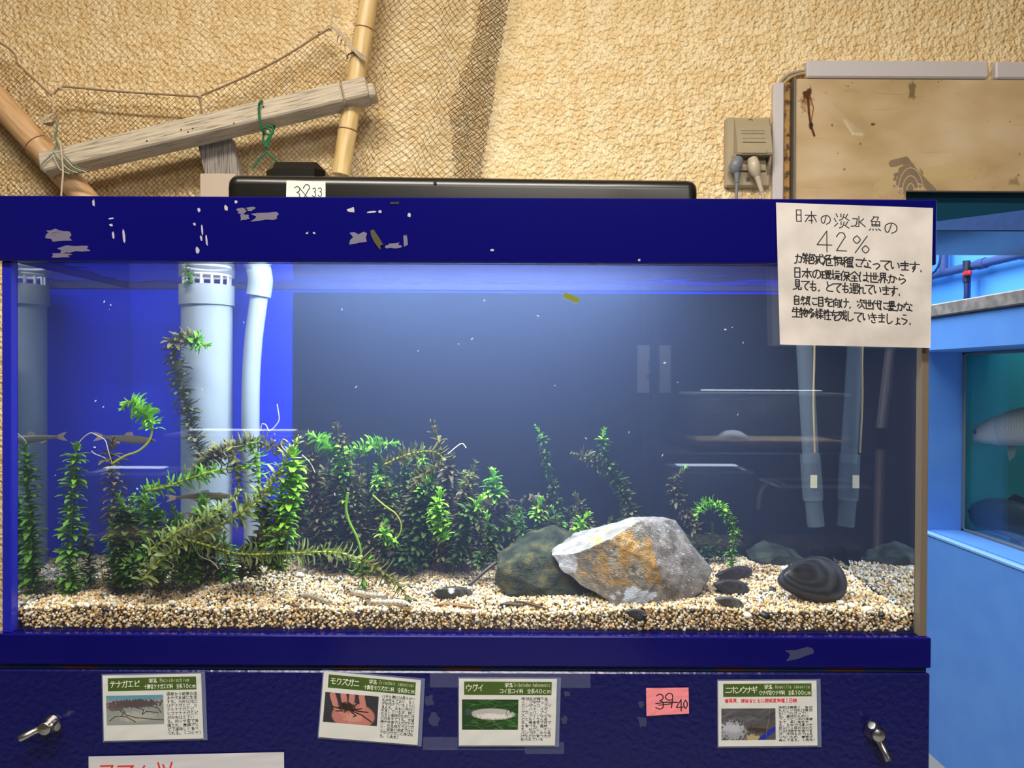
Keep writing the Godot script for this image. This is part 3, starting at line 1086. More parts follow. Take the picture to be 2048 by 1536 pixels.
func build_stones() -> void:
	var n1 := FastNoiseLite.new()
	n1.seed = 2
	n1.frequency = 30.0
	n1.fractal_octaves = 4
	var n2 := FastNoiseLite.new()
	n2.seed = 8
	n2.frequency = 240.0
	var grain := noise(256, 0.05, FastNoiseLite.TYPE_SIMPLEX, 4, 51)
	var sm := vertex_mat(0.75, 0.15)
	relief(sm, grain, 0.16, 26.0)
	var big := pl([[1103, 1110, -.085], [1112, 1090, -.12], [1155, 1106, -.055], [1150, 1066, -.17], [1215, 1080, -.042], [1256, 1036, -.18], [1281, 1042, -.050], [1290, 1032, -.12], [1350, 1040, -.16], [1386, 1088, -.135],
		[1420, 1138, -.115], [1416, 1168, -.10], [1362, 1216, -.055], [1312, 1130, -.030], [1322, 1216, -.045], [1250, 1220, -.05], [1180, 1178, -.06], [1124, 1144, -.08], [1180, 1140, -.20], [1380, 1150, -.21], [1290, 1070, -.21], [1300, 1180, -.19]], 0)
	var paint_big := func(q: Vector3) -> Color:
		var s := (q - cam_at)
		var u := n1.get_noise_3dv(q)
		var w := n2.get_noise_3dv(q)
		var c := Color(0.20, 0.188, 0.172).lerp(Color(0.36, 0.343, 0.325), 0.5 + u + w * 0.35)
		var c1 := pz(1255, 1122, q.z)
		var d := Vector2((q.x - c1.x) / 0.055, (q.y - c1.y) / 0.036).length()
		var front := q.x < pz(1312, 1120, q.z).x - (q.y - pz(1300, 1120, q.z).y) * 0.25
		if front and d < 0.95 + u * 1.3 + w * 0.9:
			c = Color(0.36, 0.20, 0.06).lerp(Color(0.56, 0.38, 0.17), clampf(0.5 + w * 1.2, 0, 1)) if u + w * 0.7 > -0.12 else Color(0.42, 0.37, 0.28).lerp(Color(0.52, 0.50, 0.46), 0.5 + w)
		var c2 := pz(1270, 1192, q.z)
		if Vector2((q.x - c2.x) / 0.030, (q.y - c2.y) / 0.011).length() < 1.0 + u:
			c = Color(0.58, 0.66, 0.82)
		var c3 := pz(1125, 1118, q.z)
		if Vector2((q.x - c3.x) / 0.018, (q.y - c3.y) / 0.018).length() < 1.0 + u:
			c = Color(0.66, 0.70, 0.78)
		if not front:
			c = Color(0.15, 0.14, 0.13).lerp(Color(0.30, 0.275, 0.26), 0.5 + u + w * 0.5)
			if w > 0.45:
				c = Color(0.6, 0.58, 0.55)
		if w < -0.66 and u < -0.05:
			c = Color(0.10, 0.09, 0.08)
		return c
	solid("boulder", stone(big, 5, 0.006, 6, paint_big), sm, "large pale grey angular stone with ochre patch on the gravel", "stone")
	var dark := pl([[990, 1160, -.10], [994, 1110, -.13], [1040, 1078, -.15], [1062, 1058, -.17], [1110, 1050, -.18], [1160, 1066, -.19], [1200, 1110, -.18], [1190, 1190, -.10], [1100, 1200, -.075], [1010, 1192, -.085], [1000, 1135, -.095], [1060, 1110, -.095], [1100, 1115, -.10], [1050, 1160, -.22], [1190, 1170, -.22], [1080, 1175, -.07]], 0)
	var paint_dark := func(q: Vector3) -> Color:
		var u := n1.get_noise_3dv(q)
		var w := n2.get_noise_3dv(q)
		var c := Color(0.020, 0.027, 0.020).lerp(Color(0.068, 0.072, 0.048), clampf(0.5 + u + w * 0.4, 0, 1))
		if u > 0.22:
			c = Color(0.085, 0.075, 0.034)
		return c
	solid("boulder", stone(dark, 5, 0.006, 16, paint_dark), sm, "dark green grey stone behind the pale ochre stone", "stone")
	var flat := pl([[1490, 1100, -.27], [1528, 1082, -.285], [1590, 1098, -.28], [1610, 1118, -.26], [1590, 1140, -.24], [1530, 1128, -.24], [1500, 1120, -.25], [1560, 1110, -.235], [1550, 1150, -.30], [1610, 1140, -.30], [1500, 1140, -.30]], 0)
	var paint_flat := func(q: Vector3) -> Color:
		return Color(0.022, 0.028, 0.024).lerp(Color(0.06, 0.07, 0.055), clampf(0.5 + n1.get_noise_3dv(q) * 1.4, 0, 1))
	solid("boulder", stone(flat, 4, 0.005, 26, paint_flat), sm, "flat grey green stone at the back by the airlift tube", "stone")
	var weedy := pl([[1665, 1130, -.27], [1700, 1112, -.28], [1735, 1098, -.285], [1790, 1098, -.25], [1800, 1130, -.23], [1720, 1140, -.25], [1690, 1145, -.25], [1750, 1150, -.24], [1700, 1150, -.30], [1660, 1146, -.30]], 0)
	for k in weedy.size():
		weedy[k].x = minf(weedy[k].x, X1 - 0.012)
	var paint_weedy := func(q: Vector3) -> Color:
		return Color(0.02, 0.024, 0.018).lerp(Color(0.055, 0.058, 0.04), clampf(0.5 + n1.get_noise_3dv(q) * 1.4, 0, 1))
	solid("boulder", stone(weedy, 4, 0.008, 36, paint_weedy), sm, "low weed covered stone in the right back corner of the tank", "stone")
	var blk := MB.new()
	blk.span(pz(1600, 1086, -.295), pz(1652, 1128, -.262), 0.003)
	solid("filter_block", blk, mat(Color(0.05, 0.05, 0.055), 0.6, 0.0, 0.15), "small black filter block under the airlift tube", "filter")
	# shells
	mussel("mussel", [1556, 1162], [1693, 1156], 0.78, 0.018, Color(0.012, 0.0125, 0.015), "big black mussel standing tilted in the gravel", 0.62)
	mussel("mussel", [1430, 1152], [1505, 1142], 0.40, 0.009, Color(0.014, 0.010, 0.009), "narrow dark brown mussel right of the pale stone, uppermost of three", 0.3)
	mussel("mussel", [1428, 1168], [1500, 1184], 0.54, 0.011, Color(0.022, 0.019, 0.017), "rounded dark mussel between two others right of the pale stone", 0.4)
	mussel("mussel", [1430, 1198], [1488, 1214], 0.45, 0.007, Color(0.045, 0.042, 0.04), "greyish mussel shell half sunk, lowest of three by the stone", 0.25)
	mussel("mussel", [862, 1184], [946, 1190], 0.42, 0.012, Color(0.02, 0.018, 0.012), "dark ribbed mussel with a worn white patch", 0.4, true)
	mussel("shell", [1250, 1222], [1294, 1234], 0.5, 0.005, Color(0.04, 0.04, 0.045), "broken grey shell in front of the pale stone", 0.3)
	# leaf litter and sticks
	litter("dead_leaf", [[868, 1216], [890, 1212], [920, 1214], [950, 1219]], 0.0055, Color(0.22, 0.10, 0.03), "curled brown leaf on the gravel near the ribbed mussel")
	litter("dead_leaf", [[566, 1215], [580, 1212], [598, 1218]], 0.003, Color(0.13, 0.05, 0.02), "thin dark red brown leaf on the front gravel")
	litter("dead_leaf", [[1000, 1212], [1020, 1210], [1045, 1215]], 0.006, Color(0.07, 0.045, 0.03), "blackened leaf at the foot of the dark stone")
	litter("stick", [[1030, 1205], [1060, 1212], [1098, 1224]], 0.004, Color(0.09, 0.055, 0.03), "thin black twig lying along the dark stone's foot")
	var st := MB.new()
	st.col = Color(0.035, 0.025, 0.02)
	st.tube(smooth_path(pl([[938, 1170, -.10], [955, 1155, -.11], [975, 1138, -.12], [992, 1125, -.13]], 0), 0.006), [0.001, 0.003, 0.0036, 0.003, 0.002, 0.001] if false else 0.0028, 7)
	solid("stick", st, M.vertex, "black twig leaning from the ribbed mussel to the dark stone", "twig")

func litter(called: String, pts: Array, wide: float, color: Color, label: String) -> void:
	var p := PackedVector3Array()
	for a in pts:
		p.append(on_bed(a[0], a[1]) + Vector3(0, 0.002, 0))
	p = smooth_path(p, 0.004)
	var m := MB.new()
	var lo := []
	for i in p.size():
		var w := wide * sin(PI * (i + 0.4) / (p.size() + 0.2))
		var row := PackedVector3Array()
		for k in 6:
			var a := TAU * k / 6.0
			row.append(p[i] + Vector3(0, sin(a) * 0.0012 + 0.001 * cos(2 * a), cos(a) * w))
		lo.append(row)
	m.rows(lo, true)
	solid(called, m, mat(color.linear_to_srgb(), 0.5), label, "leaf" if called == "dead_leaf" else "twig")

func mussel(called: String, a: Array, b: Array, fat: float, thick: float, color: Color, label: String, lean: float, worn := false) -> void:
	# two domed valves meeting along a rim; pointed end at a, round end at b; growth rings as colour of the shell
	var pa := on_bed(a[0], a[1] + (40.0 if thick > 0.015 else fat * 36.0))
	var z := pa.z - 0.004
	pa = pz(a[0], a[1], z)
	var pb := pz(b[0], b[1], z - 0.01)
	var axis := (pb - pa)
	var long := axis.length()
	var ex := axis.normalized()
	var ey := ex.cross(Vector3(0, lean, 1.0).normalized()).normalized()
	if ey.y < 0:
		ey = -ey
	var ez := ex.cross(ey).normalized()
	if ez.z < 0:
		ez = -ez
	var f := FastNoiseLite.new()
	f.seed = int(a[0])
	f.frequency = 60.0
	var t := thing(called, label, "mussel" if called == "mussel" else "shell", (pa + pb) / 2)
	var m_at := (pa + pb) / 2
	for side in [1.0, -1.0]:
		var m := MB.new()
		var list := []
		var cols := []
		var n := 26
		for r in 15:
			var q := r / 14.0                              # 0 at the beak, 1 at the rim
			var ring := PackedVector3Array()
			var rc := []
			for k in n:
				var th := TAU * k / n
				var rim := Vector2(cos(th) * 0.5, sin(th) * fat * 0.5 * (0.80 + 0.26 * cos(th)))
				var beak := Vector2(-0.30, 0.12 * fat)
				var p := beak.lerp(rim, q)
				var dome := sqrt(maxf(0.0, 1.0 - q * q))
				var pos: Vector3 = ex * p.x * long + ey * p.y * long + ez * side * thick * dome
				ring.append(pos)
				var band := 0.5 + 0.5 * sin(q * 62.0 + f.get_noise_3dv(pos) * 2.0)
				var c := color.lerp(color * 3.0 + Color(0.045, 0.048, 0.052), band * 0.7 * q)
				if worn and f.get_noise_3dv(pos * 0.6) > 0.18 and p.x < 0.0 and p.y < 0.1:
					c = Color(0.62, 0.64, 0.66)
				rc.append(c)
			list.append(ring)
			cols.append(rc)
		m.rows(list, true, cols)
		part("valve", m, M.vertex_wet, t)

# ---- pipes in the tank ------------------------------------------------------------------------
func build_pipes() -> void:
	var z := -0.255
	var c := pz(414, 700, z)
	var r := 0.0395
	var t := thing("overflow_pipe", "thick light grey standpipe with slotted cap near the blue back panel", "pipe", Vector3(c.x, FLOOR_Y, z))
	var cap_lo: float = pz(414, 607, z + r).y - FLOOR_Y
	var cap_hi: float = pz(414, 566, z + r).y - FLOOR_Y
	var m := MB.new()
	m.lathe([[r, 0.0], [r, cap_lo + 0.005]], 40, Transform3D.IDENTITY)
	part("pipe", m, M.pvc, t)
	var k := MB.new()
	k.lathe([[r, cap_lo], [r + 0.0035, cap_lo], [r + 0.0035, cap_hi], [r - 0.004, cap_hi], [r - 0.004, cap_lo]], 40, Transform3D.IDENTITY)
	part("cap_collar", k, M.pvc, t)
	var top: float = WATER_Y - FLOOR_Y + 0.01
	for i in 14:
		var s := MB.new()
		var a := TAU * i / 14.0 + 0.1
		var d := Vector3(cos(a), 0, sin(a)) * (r - 0.004)
		s.tube(PackedVector3Array([d + Vector3(0, cap_hi - 0.004, 0), d + Vector3(0, top, 0)]), 0.0022, 6)
		part("strainer_bar", s, M.white_plastic, t)
	for y in [cap_hi + 0.016, cap_hi + 0.03]:
		var s := MB.new()
		var ring := PackedVector3Array()
		for i in 33:
			var a := TAU * i / 32.0
			ring.append(Vector3(cos(a) * (r - 0.003), y, sin(a) * (r - 0.003)))
		s.tube(ring, 0.0022, 6, false)
		part("strainer_ring", s, M.white_plastic, t)
	var e := thing("inlet_pipe", "slim light grey inlet pipe bent beside the thick standpipe", "pipe", Vector3.ZERO)
	var zz := -0.25
	var p := MB.new()
	var path := smooth_path(pl([[521, 570], [516, 610], [507, 680], [502, 760], [501, 850], [503, 960], [506, 1080], [507, 1165]], zz), 0.012)
	p.tube(path, 0.0142, 20)
	part("pipe", p, M.pvc, e)
	var q := MB.new()
	q.tube(smooth_path(pl([[517, 592], [521, 560], [516, 535], [508, 512]], zz), 0.006), 0.0195, 20)
	part("elbow_socket", q, M.pvc, e)
	# airlift tube in the right back corner; its twin image is in the end pane
	var ax := -0.285
	var frost := mat(Color(0.42, 0.47, 0.50, 0.36), 0.3)
	frost.transparency = BaseMaterial3D.TRANSPARENCY_ALPHA
	var lift := thing("airlift_tube", "frosted airlift tube with a wider sleeve in the right corner", "tube", Vector3.ZERO)
	var u := MB.new()
	u.tube(PackedVector3Array([pz(1600, 540, ax - 0.005), pz(1622, 925, ax)]), 0.0132, 18)
	part("tube", u, frost, lift)
	var sl := MB.new()
	sl.tube(PackedVector3Array([pz(1620, 908, ax), pz(1626, 1000, ax + 0.004)]), 0.0165, 18)
	part("sleeve", sl, frost, lift)
	var en := MB.new()
	en.tube(PackedVector3Array([pz(1626, 996, ax + 0.004), pz(1632, 1052, ax + 0.006)]), 0.0138, 18)
	part("tube_end", en, frost, lift)
	var sq := MB.new()
	sq.span(pz(1621, 950, ax + 0.021), pz(1634, 976, ax + 0.0205))
	part("sticker", sq, mat(Color(0.85, 0.80, 0.66), 0.6), lift)
	var air := MB.new()
	air.tube(smooth_path(pl([[1628, 540], [1629, 700], [1627, 800], [1630, 905]], -0.255), 0.02), 0.0017, 8)
	solid("air_line", air, mat(Color(0.62, 0.54, 0.36), 0.4), "thin yellowish air line hanging beside the airlift tube", "hose")

# ---- waterweed --------------------------------------------------------------------------------
const WEED := {
	"bright": [Color(0.13, 0.40, 0.03), Color(0.26, 0.56, 0.05)],
	"mid": [Color(0.065, 0.19, 0.022), Color(0.13, 0.29, 0.03)],
	"dark": [Color(0.032, 0.08, 0.018), Color(0.075, 0.14, 0.03)],
	"olive": [Color(0.085, 0.09, 0.03), Color(0.17, 0.165, 0.06)],
	"brown": [Color(0.075, 0.065, 0.035), Color(0.14, 0.12, 0.06)],
	"pale": [Color(0.16, 0.22, 0.06), Color(0.30, 0.36, 0.14)],
}
var whorls := {}
var weed_mat: StandardMaterial3D
var stem_mats := {}

func whorl(kind: String, form: String, variant: int) -> MB:
	# one ring of leaves about local y, leaf length 1
	var key := "%s %s %d" % [kind, form, variant]
	if whorls.has(key):
		return whorls[key]
	var g := RandomNumberGenerator.new()
	g.seed = hash(key)
	var m := MB.new()
	var n := 7 if form == "full" else 5
	for k in n:
		var a := TAU * (k + g.randf_range(-0.25, 0.25)) / n
		var rad := Vector3(cos(a), 0, sin(a))
		var across := Vector3(-sin(a), 0, cos(a))
		var e0 := g.randf_range(0.35, 0.9)
		var e1 := g.randf_range(-1.3, 0.1)
		if form == "tip":
			e0 = g.randf_range(1.1, 1.4)
			e1 = g.randf_range(0.2, 0.7)
		if form == "sparse":
			e0 = g.randf_range(0.3, 0.9)
			e1 = g.randf_range(-0.5, 0.5)
		var long := g.randf_range(0.8, 1.15)
		var wide := long * g.randf_range(0.13, 0.19)
		var base: Color = WEED[kind][0].lerp(WEED[kind][1], g.randf())
		var p := Vector3.ZERO
		var list := []
		var cols := []
		for s in 6:
			var u := s / 5.0
			var e := lerpf(e0, e1, u)
			var d := rad * cos(e) + Vector3.UP * sin(e)
			var nrm := Vector3.UP * cos(e) - rad * sin(e)
			var w: float = wide * [0.45, 0.9, 1.0, 1.0, 0.8, 0.2][s]
			list.append(PackedVector3Array([p - across * w, p - nrm * w * 0.35, p + across * w]))
			var c := base * (0.9 + 0.2 * u)
			cols.append([c, c * 1.15, c])
			p += d * long / 5.0
		m.rows(list, false, cols)
	whorls[key] = m
	return m

func weed(spec: Dictionary) -> void:
	var z: float = spec.z
	var pts := pl(spec.p, z)
	var step: float = spec.get("d", 6.5) / 1000.0
	var path := smooth_path(pts, step)
	var kind: String = spec.k
	var tip: String = spec.get("tip", kind)
	var form: String = spec.get("form", "full")
	var long: float = spec.get("l", 15.0) * 1.18 / 1000.0
	var from: float = spec.get("from", 0.0)
	var to: float = spec.get("to", 1.0)
	var t := thing("waterweed", spec.label, "water plant", path[0], spec.get("group", "waterweed stems in the aquarium"))
	var local := PackedVector3Array()
	var radii := []
	var sr: float = spec.get("s", 1.3) / 1000.0
	for i in path.size():
		local.append(path[i] - path[0])
		radii.append(sr * lerpf(1.0, 0.6, float(i) / path.size()))
	var st := MB.new()
	st.tube(local, radii, 6)
	var sk: String = spec.get("stem", "pale")
	if not stem_mats.has(sk):
		stem_mats[sk] = mat({"pale": Color(0.62, 0.66, 0.20), "green": Color(0.42, 0.62, 0.14), "dark": Color(0.25, 0.28, 0.12)}[sk], 0.5)
	part("stem", st, stem_mats[sk], t)
	var single: bool = spec.get("single", false)
	var all := MB.new()
	var n := local.size()
	var side := Vector3.RIGHT
	for i in range(0, n):
		var u := float(i) / (n - 1)
		var tan := (local[mini(i + 1, n - 1)] - local[maxi(i - 1, 0)]).normalized()
		if u < from or u > to:
			continue
		side = (side - tan * side.dot(tan))
		side = side.normalized() if side.length() > 0.05 else tan.cross(Vector3.FORWARD).normalized()
		var b := Basis(side, tan, side.cross(tan)).rotated(tan, rng.randf() * TAU)
		b = b.rotated(Vector3(rng.randf_range(-1, 1), rng.randf_range(-1, 1), rng.randf_range(-1, 1)).normalized(), rng.randf_range(0.0, 0.35))
		var near := float(n - 1 - i)
		var s := long * rng.randf_range(0.7, 1.2) * (clampf(0.5 + near * 0.12, 0.5, 1.0) if to >= 1.0 else 1.0)
		var f := "tip" if near < 3 and to >= 1.0 else form
		var kk := tip if u > spec.get("tip_from", 0.82) else kind
		var w := whorl(kk, f, rng.randi() % 6)
		var xf := Transform3D(b.scaled(Vector3.ONE * s), local[i])
		if single:
			var o := MeshInstance3D.new()
			o.name = "leaf_whorl"
			o.mesh = whorl_mesh(kk, f, rng.randi() % 6)
			o.material_override = weed_mat
			o.transform = xf
			t.add_child(o, true)
		else:
			var first := all.v.size()
			for q in w.v.size():
				all.v.append(xf * w.v[q])
			all.c.append_array(w.c)
			all.uv.append_array(w.uv)
			for q in w.idx:
				all.idx.append(first + q)
	if not single and all.v.size():
		var o := part("leaves", all, weed_mat, t)
		o.set_meta("kind", "stuff")
	for r in spec.get("roots", []):
		var rt := MB.new()
		var rp := smooth_path(pl(r, z), 0.004)
		for i in rp.size():
			rp[i] -= path[0]
		rt.tube(rp, 0.0007, 5)
		part("root", rt, mat(Color(0.80, 0.76, 0.66), 0.5), t)

var whorl_meshes := {}
func whorl_mesh(kind: String, form: String, variant: int) -> ArrayMesh:
	var key := "%s %s %d" % [kind, form, variant]
	if not whorl_meshes.has(key):
		whorl_meshes[key] = whorl(kind, form, variant).mesh()
	return whorl_meshes[key]

func stem_label(kind: String, tipped: bool, where: String) -> String:
	var tone: String = {"mid": "mid green", "dark": "dark green", "olive": "olive green", "brown": "brownish"}[kind]
	return "%s waterweed stem %s, in the %s" % [tone, "with a bright green tip" if tipped else "with plain tip", where]

func build_plants() -> void:
	weed_mat = vertex_mat(0.45, 0.25)
	weed_mat.backlight_enabled = true
	weed_mat.backlight = Color(0.45, 0.5, 0.35)
	# the stems one can follow by eye
	weed({"p": [[140, 1195], [140, 1110], [143, 1040], [147, 980], [150, 930], [153, 890]], "z": -0.085, "k": "mid", "l": 17, "d": 5.5, "single": true, "label": "upright green waterweed stem next to the left end pane", "stem": "green"})
	weed({"p": [[228, 1190], [236, 1110], [238, 1060], [228, 990], [222, 930], [226, 880]], "z": -0.10, "k": "brown", "l": 19, "d": 8, "single": true, "label": "brownish waterweed stem carrying a bright curled side shoot", "stem": "dark"})
	weed({"p": [[224, 928], [250, 912], [277, 902], [297, 883], [304, 860], [298, 835], [283, 815], [262, 803], [250, 812]], "z": -0.09, "k": "bright", "l": 17, "d": 5, "from": 0.52, "single": true, "s": 1.9, "label": "bright green curled shoot on a bare yellow stem with white roots", "roots": [[[224, 926], [216, 900], [210, 880], [192, 870], [180, 866], [162, 880], [154, 895]], [[222, 926], [208, 915], [190, 908], [183, 902]]]})
	weed({"p": [[412, 960], [400, 900], [384, 850], [370, 800], [356, 750], [349, 715], [345, 690], [358, 674], [380, 676], [400, 686], [414, 690]], "z": -0.17, "k": "olive", "tip": "bright", "tip_from": 0.92, "l": 17, "d": 4.2, "single": true, "label": "tall olive waterweed bent over at the top before the thick pipe", "stem": "dark"})
	weed({"p": [[292, 981], [330, 974], [370, 960], [410, 947], [450, 938], [490, 936]], "z": -0.07, "k": "mid", "l": 17, "d": 9, "form": "sparse", "s": 2.1, "single": true, "label": "thick yellow green stem lying almost level over the left clump"})
	weed({"p": [[285, 1160], [330, 1112], [380, 1078], [440, 1050], [500, 1012], [545, 965], [575, 915], [596, 880]], "z": -0.055, "k": "pale", "l": 18, "d": 9.5, "form": "sparse", "s": 1.7, "single": true, "label": "long pale stem slanting up through the left clump to a whitish tip", "roots": [[[575, 905], [562, 890], [566, 878], [576, 884]], [[580, 905], [590, 888], [584, 880]]]})
	weed({"p": [[300, 1100], [360, 1060], [400, 1040], [440, 1020], [475, 985]], "z": -0.05, "k": "pale", "l": 15, "d": 9, "form": "sparse", "s": 1.5, "single": true, "label": "short pale stem slanting beside the long pale one"})
	weed({"p": [[370, 1078], [420, 1092], [480, 1108], [540, 1108], [600, 1106], [660, 1104], [710, 1114], [755, 1138], [785, 1160], [806, 1182], [820, 1206]], "z": -0.05, "k": "pale", "tip": "olive", "tip_from": 0.72, "l": 17, "d": 7, "form": "sparse", "s": 1.7, "single": true, "label": "long stem creeping just above the gravel with drooping leafy end"})
	weed({"p": [[545, 1140], [560, 1100], [572, 1050], [580, 1000], [586, 950], [588, 905]], "z": -0.065, "k": "mid", "tip": "bright", "tip_from": 0.3, "l": 20, "d": 5.2, "single": true, "s": 2.0, "label": "bright yellow green stem standing tall at the right of the left clump", "stem": "green"})
	weed({"p": [[548, 1135], [552, 1085], [560, 1030], [566, 970]], "z": -0.075, "k": "mid", "tip": "bright", "l": 19, "d": 5.2, "single": true, "label": "green stem close behind the bright yellow green one", "stem": "green"})
	weed({"p": [[462, 893], [472, 925], [478, 960], [476, 1000], [482, 1040]], "z": -0.08, "k": "olive", "l": 15, "d": 8, "form": "sparse", "s": 1.9, "label": "yellow stem hanging down out of the drooping mass"})
	weed({"p": [[500, 885], [512, 915], [517, 960], [516, 1010], [525, 1060]], "z": -0.085, "k": "mid", "l": 15, "d": 7, "s": 1.8, "label": "bright jointed stem hanging behind the pale slanting stems"})
	weed({"p": [[392, 945], [420, 915], [460, 895], [500, 886], [540, 890], [580, 905]], "z": -0.11, "k": "olive", "l": 16, "d": 5, "label": "arched olive stem with drooping leaves before the slim pipe", "stem": "dark"})
	weed({"p": [[688, 1040], [690, 990], [693, 940], [684, 895], [672, 850]], "z": -0.17, "k": "brown", "l": 15, "d": 6, "label": "upright brown waterweed rising over the middle clump", "stem": "dark"})
	weed({"p": [[690, 960], [682, 925], [664, 898], [640, 880], [622, 870]], "z": -0.16, "k": "mid", "tip": "bright", "tip_from": 0.5, "l": 17, "d": 5, "label": "broad bright green head leaning left over the middle clump", "stem": "green"})
	weed({"p": [[690, 910], [720, 897], [750, 890], [790, 886]], "z": -0.20, "k": "bright", "l": 15, "d": 5, "label": "bright green shoot lying level along the top of the middle clump", "stem": "green"})
	weed({"p": [[768, 930], [800, 915], [830, 906], [865, 903], [882, 912], [884, 924], [862, 938], [840, 955], [822, 975]], "z": -0.13, "k": "olive", "l": 15, "d": 6, "form": "sparse", "s": 1.7, "single": true, "label": "yellow stem bent back on itself in the middle clump"})
	weed({"p": [[884, 915], [880, 890], [874, 870], [868, 850]], "z": -0.15, "k": "brown", "l": 15, "d": 8, "form": "sparse", "label": "thin brownish tip pointing up out of the middle clump"})
	weed({"p": [[893, 1080], [880, 1050], [874, 1020], [880, 995], [880, 984]], "z": -0.10, "k": "bright", "l": 16, "d": 4.8, "s": 1.6, "single": true, "label": "vivid green shoot hanging in the middle of the dark clump", "stem": "green"})
	weed({"p": [[696, 985], [692, 1015], [698, 1042], [714, 1075], [722, 1105], [724, 1140], [728, 1172]], "z": -0.10, "k": "mid", "l": 16, "d": 6, "from": 0.66, "s": 2.2, "single": true, "label": "bare light green stem hanging down to a leafy end on the gravel", "stem": "green"})
	weed({"p": [[745, 990], [770, 1012], [792, 1028], [803, 1052], [795, 1075], [776, 1084], [768, 1060], [770, 1042]], "z": -0.12, "k": "bright", "l": 13, "d": 5, "from": 0.62, "s": 1.4, "single": true, "label": "stem looped upward to a bright rosette in the middle clump"})
	weed({"p": [[990, 1010], [988, 975], [985, 945]], "z": -0.25, "k": "bright", "l": 19, "d": 4.5, "label": "soft bright green plume at the right of the middle clump", "stem": "green"})
	weed({"p": [[926, 990], [938, 960], [950, 930]], "z": -0.2, "k": "olive", "l": 16, "d": 6, "label": "short olive shoot leaning right beside the bright plume"})
	weed({"p": [[1120, 1040], [1112, 985], [1096, 940], [1090, 905], [1084, 875], [1072, 852]], "z": -0.27, "k": "dark", "tip": "bright", "tip_from": 0.85, "l": 11, "d": 6, "label": "slender stem with bright hooked tip against the black backing", "stem": "dark"})
	weed({"p": [[1262, 1045], [1256, 1000], [1232, 960], [1205, 935], [1175, 915], [1148, 906]], "z": -0.24, "k": "olive", "l": 14, "d": 5, "label": "leafy olive stem leaning left above the pale stone", "stem": "dark"})
	weed({"p": [[1250, 985], [1232, 955], [1214, 920], [1206, 890], [1208, 862]], "z": -0.23, "k": "dark", "tip": "bright", "tip_from": 0.85, "l": 13, "d": 5, "label": "upright dark stem with green tip above the pale stone", "stem": "dark"})
	weed({"p": [[1392, 1060], [1370, 1025], [1350, 990], [1350, 960], [1368, 938]], "z": -0.25, "k": "brown", "tip": "bright", "tip_from": 0.9, "l": 14, "d": 6, "label": "dark brown stem with bright tip right of the pale stone", "stem": "dark"})
	weed({"p": [[1464, 1140], [1464, 1100], [1470, 1065], [1456, 1035], [1438, 1010], [1416, 1005], [1400, 1018], [1394, 1036]], "z": -0.2, "k": "mid", "tip": "bright", "tip_from": 0.55, "l": 11, "d": 4.6, "single": true, "label": "green stem hooked over at the top right of the pale stone", "stem": "green"})
	weed({"p": [[1150, 1072], [1160, 1050], [1175, 1030]], "z": -0.2, "k": "bright", "l": 15, "d": 5, "label": "bright feathery shoot rising behind the two big stones", "stem": "pale"})
	weed({"p": [[1072, 1040], [1076, 1020], [1080, 1000]], "z": -0.22, "k": "bright", "l": 15, "d": 5, "label": "small bright shoot over the dark stone", "stem": "pale"})
	# the thick of the clumps: stems that only their place tells apart
	var g := RandomNumberGenerator.new()
	g.seed = 91
	for k in 27:                                                            # left clump
		var x := g.randf_range(175, 520)
		var z := g.randf_range(-0.15, -0.08)
		var foot := on_bed(x, 1180)
		var top := Vector2(x + g.randf_range(-50, 50), g.randf_range(975, 1080))
		var p0 := Vector2(x, 1175 - (x - 150) * 0.06)
		var kinds: Array = ["mid", "dark", "olive", "mid"]
		weed({"p": [[p0.x, p0.y], [lerpf(p0.x, top.x, 0.4) + g.randf_range(-20, 20), lerpf(p0.y, top.y, 0.4)], [lerpf(p0.x, top.x, 0.8) + g.randf_range(-15, 15), lerpf(p0.y, top.y, 0.75)], [top.x, top.y]], "z": z, "k": kinds[k % 4], "tip": "bright" if k % 6 == 0 else "mid", "l": g.randf_range(14, 19), "d": 5.6, "label": stem_label(kinds[k % 4], k % 6 == 0, "left clump"), "group": "stems of the left clump", "stem": "dark"})
	for k in 64:                                                            # middle clump
		var x := g.randf_range(610, 1010)
		var z := g.randf_range(-0.29, -0.15)
		var roof := 905.0 if x < 880 else 965.0
		var top := Vector2(x + g.randf_range(-60, 60), g.randf_range(roof - 20, 1040))
		var low := 1120.0 if z < -0.2 else 1130.0
		var kinds: Array = ["dark", "olive", "dark", "brown"]
		weed({"p": [[x, low], [lerpf(x, top.x, 0.4) + g.randf_range(-25, 25), lerpf(low, top.y, 0.4)], [lerpf(x, top.x, 0.8) + g.randf_range(-15, 15), lerpf(low, top.y, 0.75)], [top.x, top.y]], "z": z, "k": kinds[k % 4], "tip": "bright" if k % 6 == 0 else kinds[k % 4], "l": g.randf_range(12, 18), "d": 5.6, "label": stem_label(kinds[k % 4], k % 6 == 0, "middle clump"), "group": "stems of the middle clump", "stem": "dark"})
	for k in 17:                                                             # behind the two stones
		var x := g.randf_range(1010, 1250)
		var top := Vector2(x + g.randf_range(-50, 30), g.randf_range(985, 1045))
		weed({"p": [[x, 1110], [lerpf(x, top.x, 0.5) + g.randf_range(-15, 15), lerpf(1110, top.y, 0.5)], [top.x, top.y]], "z": g.randf_range(-0.29, -0.22), "k": ["olive", "dark", "mid"][k % 3], "tip": "bright" if k % 4 == 1 else "olive", "l": g.randf_range(11, 15), "d": 5.6, "label": stem_label(["olive", "dark", "mid"][k % 3], k % 4 == 1, "growth behind the two stones"), "group": "stems behind the stones", "stem": "dark"})
